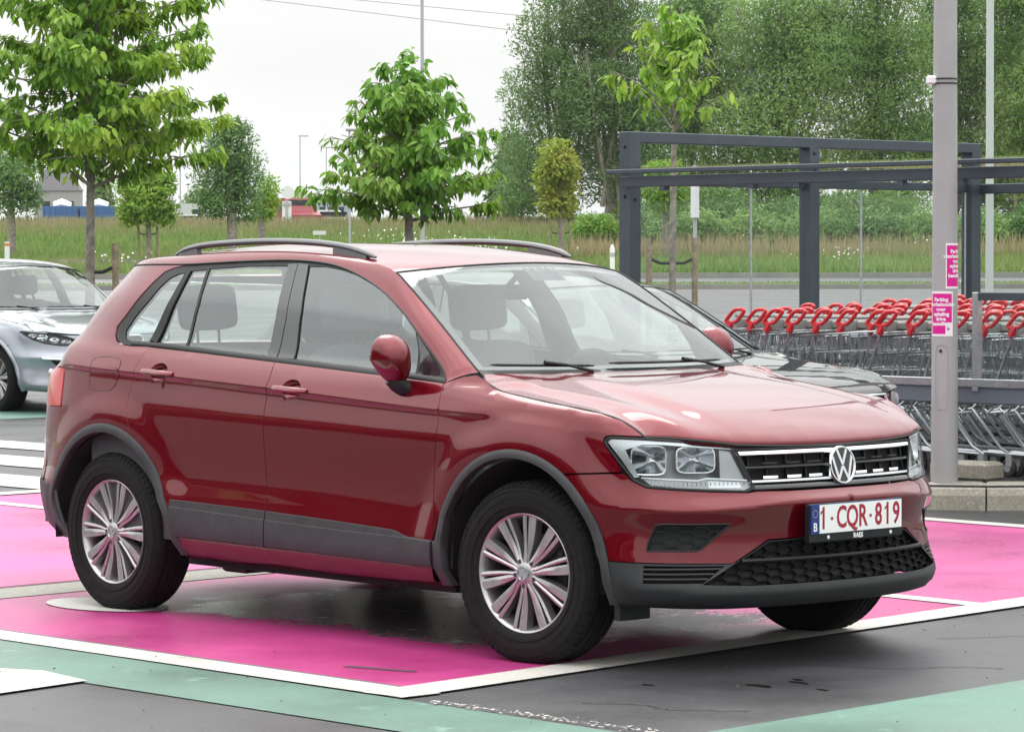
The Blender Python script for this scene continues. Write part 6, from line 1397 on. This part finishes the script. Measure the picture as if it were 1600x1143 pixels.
# big pole with posters
PP = np.array([-2.590, 6.368]); pr = empty('lamp_pole', (PP[0], PP[1], IZ)); tag(pr, 'thick mauve grey lamp pole carrying two magenta posters', 'pole')
pole_r = lambda z: .0845 - .0042*(z)
mb = MB(); mb.tube([(0, 0, 0), (0, 0, 1.0), (0, 0, 2.5), (0, 0, 5.0)], [pole_r(0), pole_r(1), pole_r(2.5), pole_r(5.)], 36); mb.build('pole_shaft', 'pole_mauve', pr, True)
CAMDIR = math.atan2(CAMP[1]-PP[1], CAMP[0]-PP[0])       # towards the car park
def wrap(name, a0, a1, z0, z1, off, m, parent, n=14):
    V = []
    for k in range(n+1):
        a = a0 + (a1-a0)*k/n
        for z in (z0, z1): r_ = pole_r(z) + off; V.append((r_*math.cos(a), r_*math.sin(a), z))
    F = [(2*k, 2*k+2, 2*k+3, 2*k+1) for k in range(n)]; o = mobj(name, V, F, m, parent, True)
    if o.data.polygons[0].normal.dot(Vector((math.cos(a0), math.sin(a0), 0))) < 0: o.data.flip_normals()
    return o
def wrap_text(s, size, ac, z, off, parent, m='white_print'):
    o = text_mesh(s, size, m, 'poster_lettering', parent, Matrix.Identity(4), bold=.0012, extrude=.0003)
    for v in o.data.vertices:
        r_ = pole_r(z) + off; a = ac + v.co.x/r_; zz_ = z + v.co.y; rr_ = r_ + v.co.z; v.co = (rr_*math.cos(a), rr_*math.sin(a), zz_)
    return o
zp = lambda py: CAMP[2] - (py-402)*20.45/FPX - IZ
# lower poster (facing the car park, slightly left) and upper poster (turned to the right)
for nm, ac, hw, y0, y1, wds in (('poster', CAMDIR - .30, .95, 526, 456, ['Parking', 'voorbehouden', 'voor', 'ophaling', 'drive', 'bestelling.']), ('poster', CAMDIR + 1.02, .95, 452, 381, ['Parking', 'voorbehouden', 'voor', 'ophaling', 'drive', 'bestelling.'])):
    z0, z1 = zp(y0), zp(y1); h = z1-z0; po = wrap(nm, ac-hw, ac+hw, z0, z1, .0015, 'poster_white', pr, 20)
    d_ = .085; wrap('poster_field', ac-hw+d_, ac+hw-d_, z0+.085, z1-.014, .0022, 'poster_magenta', po, 20); wrap('poster_field', ac-hw+d_, ac+hw*.38, z0+.014, z0+.085, .0022, 'poster_magenta', po, 16)
    for k, w_ in enumerate(wds): wrap_text(w_, .031, ac, z1-.052-k*.030, .0027, po)
    lg_ = wrap('logo_mark', ac+hw*.58, ac+hw*.70, z0+.040, z0+.050, .0026, 'poster_magenta', po, 3); wrap('logo_mark', ac+hw*.52, ac+hw*.60, z0+.036, z0+.054, .0027, 'plate_blue', po, 3)
# inspection hatch
q = []
for k in range(32):
    a = 2*math.pi*k/32; c, s_ = math.cos(a), math.sin(a); hx = .042*(1 if c > 0 else -1)*abs(c)**.5; hz_ = .20*(1 if s_ > 0 else -1)*abs(s_)**.35; zz_ = zp(590) + hz_; r_ = pole_r(zz_) + .001; an = CAMDIR - .22 + hx/r_; q.append((r_*math.cos(an), r_*math.sin(an), zz_))
mb = MB(); mb.tube(q + q[:1], .0022, 5, False); mb.build('hatch_seam', 'castor_grey', pr, True)
an = CAMDIR - .30; r_ = pole_r(.9); mb = MB(); mb.tube([(r_*math.cos(an), r_*math.sin(an), zp(549)), ((r_+.006)*math.cos(an), (r_+.006)*math.sin(an), zp(549))], .010, 10); mb.build('hatch_lock', 'zip_black', pr, True)
for dz in (0, .028):
    z = zp(125) - dz; r_ = pole_r(z)+.003; mb = MB(); mb.tube([(r_*math.cos(a), r_*math.sin(a), z) for a in np.linspace(0, 2*math.pi, 30)], .0045, 5, False); mb.build('cable_tie', 'zip_black', pr, True)
an = CAMDIR - 1.15; r_ = pole_r(2.7)+.02; mb = MB(); mb.box((r_*math.cos(an), r_*math.sin(an), zp(127)), (.05, .05, .055), an, .01); mb.build('sensor_box', 'poster_white', pr)
# shelter frame
sh = empty('trolley_shelter', (-5.70, 6.70, IZ)); tag(sh, 'slate grey steel trolley shelter with glass end wall at the right', 'shelter')
X0, Y0, Y1, YM, X1 = 0., 0., 3.72, 1.86, 7.4; HT = 2.375-IZ; HB = 2.090-IZ
def post(x, y, h, w=.105, nm='post'): MB().box((x, y, h/2), (w, w, h), 0, .006).build(nm, 'shelter_steel', sh)
def hollow(nm, a, b, w, h):
    a = np.array(a); b = np.array(b); c = (a+b)/2; L = np.linalg.norm(b-a); MB().box(tuple(c), (L, w, h), math.atan2(b[1]-a[1], b[0]-a[0]), .005).build(nm, 'shelter_steel', sh)
for y in (Y0, YM, Y1): post(X0, y, HT-.001)
post(X1, Y0, HB); post(X1, Y1, HB)
hollow('top_beam', (X0, Y0-.053, HT+.028), (X0, Y1+.053, HT+.028), .104, .076)
hollow('front_beam', (X0+.02, Y0-.084, HB), (X1, Y0-.084, HB), .06, .076); hollow('back_beam', (X0-.05, Y1+.084, HB), (X1, Y1+.084, HB), .06, .076); hollow('cross_beam', (X0-.02, Y0-.05, HB+.01), (X0-.02, Y1+.05, HB+.01), .05, .06)
mobj('roof_sheet', [(-.06, -.15, HB+.098), (X1, -.15, HB+.098), (X1, Y1+.15, HB+.16), (-.06, Y1+.15, HB+.16)], [(0, 1, 2, 3)], 'shelter_glass', sh)
hollow('gutter_channel', (X0-.08, Y0-.135, HB+.070), (X1, Y0-.135, HB+.070), .05, .032)
for x in (.42, 1.25, 1.66, 2.55, 3.05, 4.1, 4.6, 5.6): MB().box((x, Y0-.085, HB-.052), (.05, .05, .03)).build('glass_clamp', 'shelter_steel', sh)
for k, (a, b) in enumerate(((.08, 1.22), (1.235, 2.42), (2.435, 3.64))):
    mobj('glass_pane', [(X0+.005, a, .23), (X0+.005, b, .23), (X0+.005, b, HB-.03), (X0+.005, a, HB-.03)], [(0, 1, 2, 3)], 'shelter_glass', sh)
    MB().box((X0+.005, b+.007, HB*.5+.10), (.014, .010, HB-.26)).build('pane_seal', 'galvanised', sh)
for k, (a, b) in enumerate(((.08, 1.82), (1.835, 3.6), (3.615, 5.4))): mobj('glass_pane', [(a, Y1, .23), (b, Y1, .23), (b, Y1, HB-.03), (a, Y1, HB-.03)], [(0, 1, 2, 3)], 'shelter_glass', sh)
for (x, y, z) in ((.055, 0, HB), (.055, 0, HB-.12), (0, -.056, HT-.04), (0, -.056, HB-.1), (.055, YM, HT-.05), (.055, YM, HT-.17), (.055, Y1, HT-.06)): MB().box((x, y, z), (.016, .016, .022), 0, .004).build('bolt', 'zip_black', sh)
# guard rail, and a framed screen beside the pole
gr_ = empty('guard_rail', (-5.6, 6.62, IZ)); tag(gr_, 'blue grey steel guard rail along the front of the trolleys', 'rail')
MB().box((3.4, 0, .545), (6.9, .05, .105), 0, .008).build('rail_beam', 'rail_bluegrey', gr_)
MB().box((3.4, -.03, .625), (6.9, .03, .05), 0, .004).build('upper_rail', 'galvanised', gr_)
for x in (.1, 1.6, 4.55, 6.2): MB().box((x, .03, .25), (.05, .05, .50), 0, .004).build('rail_post', 'rail_bluegrey', gr_)
for x in (1.15, 2.35, 3.7): MB().box((x, -.035, .545), (.035, .03, .035), 0, .004).build('rail_bolt', 'shelter_steel', gr_)
scn = empty('glass_screen', (-2.52, 6.60, IZ)); tag(scn, 'framed glass screen panel right of the big pole in front of trolleys', 'screen')
MB().box((0, 0, .88), (.045, .045, .62), 0, .004).build('frame_post', 'galvanised', scn); MB().box((1.0, 0, 1.165), (2.05, .04, .05), 0, .004).build('frame_rail', 'shelter_steel', scn); mobj('glass_pane', [(.03, 0, .63), (2.02, 0, .63), (2.02, 0, 1.14), (.03, 0, 1.14)], [(0, 1, 2, 3)], 'shelter_glass', scn)
# ---------------------------------------------------------------- trolleys
def cart_parts():
    """local x: pushing direction is -x, handle at +x; z from the ground"""
    wr, q = .0050, 4
    bs = MB()
    zt0, zt1 = .98, .93       # rim height rear / front
    rim = lambda x: .93 + .05*(x+.42)/.84; wid = lambda x: .205 + .055*(x+.42)/.84
    for s in (-1, 1):
        for f, r_ in ((1.0, .008), (.72, wr), (.45, wr), (.2, wr), (0, .006)):
            P = []
            for x in (-.42, -.1, .2, .42):
                zb = .50 + .05*(x+.42)/.84*0; zz = zb + (rim(x)-zb)*f; P.append((x*(.86+.14*f) , s*(wid(x) - .055*(1-f)), zz))
            bs.tube(P, r_, q)
        for k in range(10):
            x = -.42 + .84*k/9; bs.tube([(x*.86, s*(wid(x)-.055), .50), (x, s*wid(x), rim(x))], wr*.8, 3)
    for k in range(6):
        y = -.14 + .28*k/5; bs.tube([(-.42*.86, y, .50), (-.42, y*1.35, rim(-.42))], wr*.8, 3)
    for f in (.25, .6, 1.): bs.tube([(-.42*(.86+.14*f), -.15-.055*f, .50+.43*f), (-.42*(.86+.14*f), .15+.055*f, .50+.43*f)], wr, 3)
    for k in range(9): y = -.17 + .34*k/8; bs.tube([(-.36, y*.9, .50), (.36, y*1.15, .50)], wr*.8, 3)
    fr = MB()
    for s in (-1, 1):
        fr.tube([(.42, s*.255, .97), (.47, s*.262, 1.0), (.50, s*.262, 1.02)], .010, 6)
        fr.tube([(.44, s*.255, .96), (.30, s*.26, .62), (.10, s*.26, .46), (-.30, s*.20, .42)], .011, 6)
        fr.tube([(.36, s*.262, .94), (.18, s*.262, .40), (.14, s*.255, .375)], .008, 5)
        fr.tube([(.10, s*.26, .46), (.34, s*.255, .20), (.44, s*.25, .15)], .012, 6); fr.tube([(.44, s*.25, .15), (-.46, s*.19, .17)], .012, 6)
        fr.tube([(.05, s*.262, .47), (.02, s*.268, .44), (-.03, s*.262, .47)], .006, 5)
    for k in range(6): x = -.40 + k*.15; fr.tube([(x, -.22, .162), (x, .22, .162)], .006, 4)
    hs2 = []
    for s in (-1, 1):
        hd = MB(); L_ = []
        for a in np.linspace(0, 2*math.pi, 17): 
            c, s2 = math.cos(a), math.sin(a); u_ = .060*(1 if c > 0 else -1)*abs(c)**.6; v_ = .052*(1 if s2 > 0 else -1)*abs(s2)**.6; L_.append((.50 + u_ + v_*1.0, s*.262, 1.07 + v_))
        hd.tube(L_, .0165, 7, False, flat=.9)
        hd.tube([(.43, s*.262, .965), (.475, s*.262, 1.03)], [.028, .022], 7); hs2.append(hd)
    st = MB(); st.tube([(.50, -.25, 1.07), (.50, .25, 1.07)], .013, 8); st.box((.40, 0, 1.0), (.03, .30, .11), 0, .008); st.box((.46, 0, 1.015), (.10, .10, .06), 0, .01)
    wh = MB(); wf_ = MB()
    for x, y in ((.40, .24), (.40, -.24), (-.42, .19), (-.42, -.19)):
        wh.lathe([(.028, -.016), (.056, -.016), (.062, -.010), (.062, .010), (.056, .016), (.028, .016)], 18, 'y', (x, y, .062)); wf_.lathe([(0, -.018), (.028, -.018), (.028, .018), (0, .018)], 12, 'y', (x, y, .062)); wf_.box((x+.015, y, .115), (.05, .045, .09), 0, .006)
    return [('basket', bs, 'wire_chrome'), ('frame', fr, 'wire_chrome'), ('handle_loop', hs2[0], 'handle_red'), ('handle_loop', hs2[1], 'handle_red'), ('child_flap', st, 'flap_grey'), ('tyres', wh, 'castor_rubber'), ('castors', wf_, 'castor_grey')]
cart0 = empty('shopping_trolley', (0, 0, 0)); CP = []
for nm, mb_, m_ in cart_parts():
    if nm in ('tyres', 'castors'): continue
    o = mb_.build(nm, m_, cart0, nm != 'child_flap'); CP.append(o)
mbw = MB(); mbw.lathe([(.028, -.016), (.056, -.016), (.062, -.010), (.062, .010), (.056, .016), (.028, .016)], 18, 'y', (0, 0, .062)); mbf = MB(); mbf.lathe([(0, -.018), (.028, -.018), (.028, .018), (0, .018)], 12, 'y', (0, 0, .062)); mbf.box((.015, 0, .115), (.05, .045, .09), 0, .006)
wt = mbw.build('castor_wheel', 'castor_rubber', cart0, True); fk = mbf.build('castor_fork', 'castor_grey', wt); wt.location = (.40, .24, 0); 
for x, y in ((.40, -.24), (-.42, .19), (-.42, -.19)):
    w2 = wt.copy(); COL.objects.link(w2); w2.location = (x, y, 0); f2 = fk.copy(); COL.objects.link(f2); f2.parent = w2
# red print panel on some baskets
ORD = ['first', 'second', 'third', 'fourth', 'fifth', 'sixth', 'seventh', 'eighth', 'ninth', 'tenth', 'eleventh', 'twelfth', 'thirteenth', 'fourteenth', 'fifteenth', 'sixteenth', 'seventeenth', 'eighteenth', 'nineteenth', 'twentieth']
first = True
for li, (yl, x0, n, dx) in enumerate(((7.18, -5.42, 18, .205), (7.80, -5.28, 18, .205), (8.42, -5.15, 17, .205), (9.04, -5.0, 17, .205), (9.66, -4.85, 16, .205))):  # last row is added to block light under the rows in front
    rowname = ('front', 'second', 'third', 'fourth', 'back')[li]
    for k in range(n):
        c = cart0 if first else copy_tree(cart0)
        first = False; c.location = (x0 + k*dx + rng.normal(0, .02), yl + rng.normal(0, .012), island_z(yl) + .004); c.rotation_euler = (0, 0, rng.normal(0, .01)); c.scale = (.93, .90, .93)
        tag(c, f'red handled wire trolley, {ORD[k]} from the left in the {rowname} row of trolleys', 'shopping trolley', 'nested shopping trolleys in the shelter')
    if li == 0:
        o = MB().box((x0+n*dx-.02, yl-.245, IZ+.74), (.30, .006, .20), R(2)).build('advert_board', 'ad_panel'); tag(o, 'pale red printed advert board clipped to a trolley right of the pole', 'board')
        text_mesh('inclus', .07, 'handle_red', 'board_lettering', o, Matrix(((1, 0, 0, x0+n*dx-.06), (0, 0, -1, yl-.2495), (0, 1, 0, IZ+.76), (0, 0, 0, 1))), bold=.001); o2 = MB().box((x0+n*dx+.09, yl-.250, IZ+.74), (.06, .003, .17), R(2)).build('board_band', 'handle_red', o)
# ------------------------------------------------------------------ supermarket behind the photographer, seen mirrored in the paintwork
mat('facade_dark', (.055, .056, .060), .6, noise=(.6, .15)); mat('facade_light', (.30, .30, .29), .7); mat('shop_glass', (.02, .025, .03), .08); mat('sign_blue', (.03, .10, .45), .5); mat('sign_green', (.08, .28, .06), .5); mat('sign_red', (.5, .03, .04), .5)
sm = empty('supermarket', (-14, -25, 0)); tag(sm, 'long dark supermarket facade seen only mirrored in the red paintwork', 'building')
MB().box((0, -6, 2.4), (62, 12, 4.8)).build('wall', 'facade_dark', sm); MB().box((0, -6, 4.95), (62.6, 12.6, .3)).build('roof_edge', 'facade_light', sm); MB().box((0, .9, 3.2), (58, 1.8, .25)).build('canopy', 'facade_light', sm)
for k in range(12): MB().box((-27 + k*4.9, .05, 1.5), (4.2, .12, 2.4)).build('window', 'shop_glass', sm)
for k, m_ in enumerate(('sign_blue', 'sign_green', 'sign_red', 'sign_blue', 'sign_green', 'sign_red', 'sign_green')): MB().box((-24 + k*7.5, .06, 4.0), (1.6, .12, .7), 0, .05).build('sign_board', m_, sm)
# ------------------------------------------------------------------ thin damp air
hz = MB().box((0, 0, 24), (3200, 3200, 60)).build('haze', None); tag(hz, 'thin pale haze over the distance', 'haze', kind='stuff')
hm = bpy.data.materials.new('haze'); hm.use_nodes = True; hm.node_tree.nodes.clear(); ho_ = hm.node_tree.nodes.new('ShaderNodeOutputMaterial'); pv = hm.node_tree.nodes.new('ShaderNodeVolumePrincipled'); pv.inputs['Color'].default_value = (.95, .97, 1, 1); pv.inputs['Density'].default_value = .00011; hm.node_tree.links.new(pv.outputs[0], ho_.inputs['Volume']); hz.data.materials.append(hm)
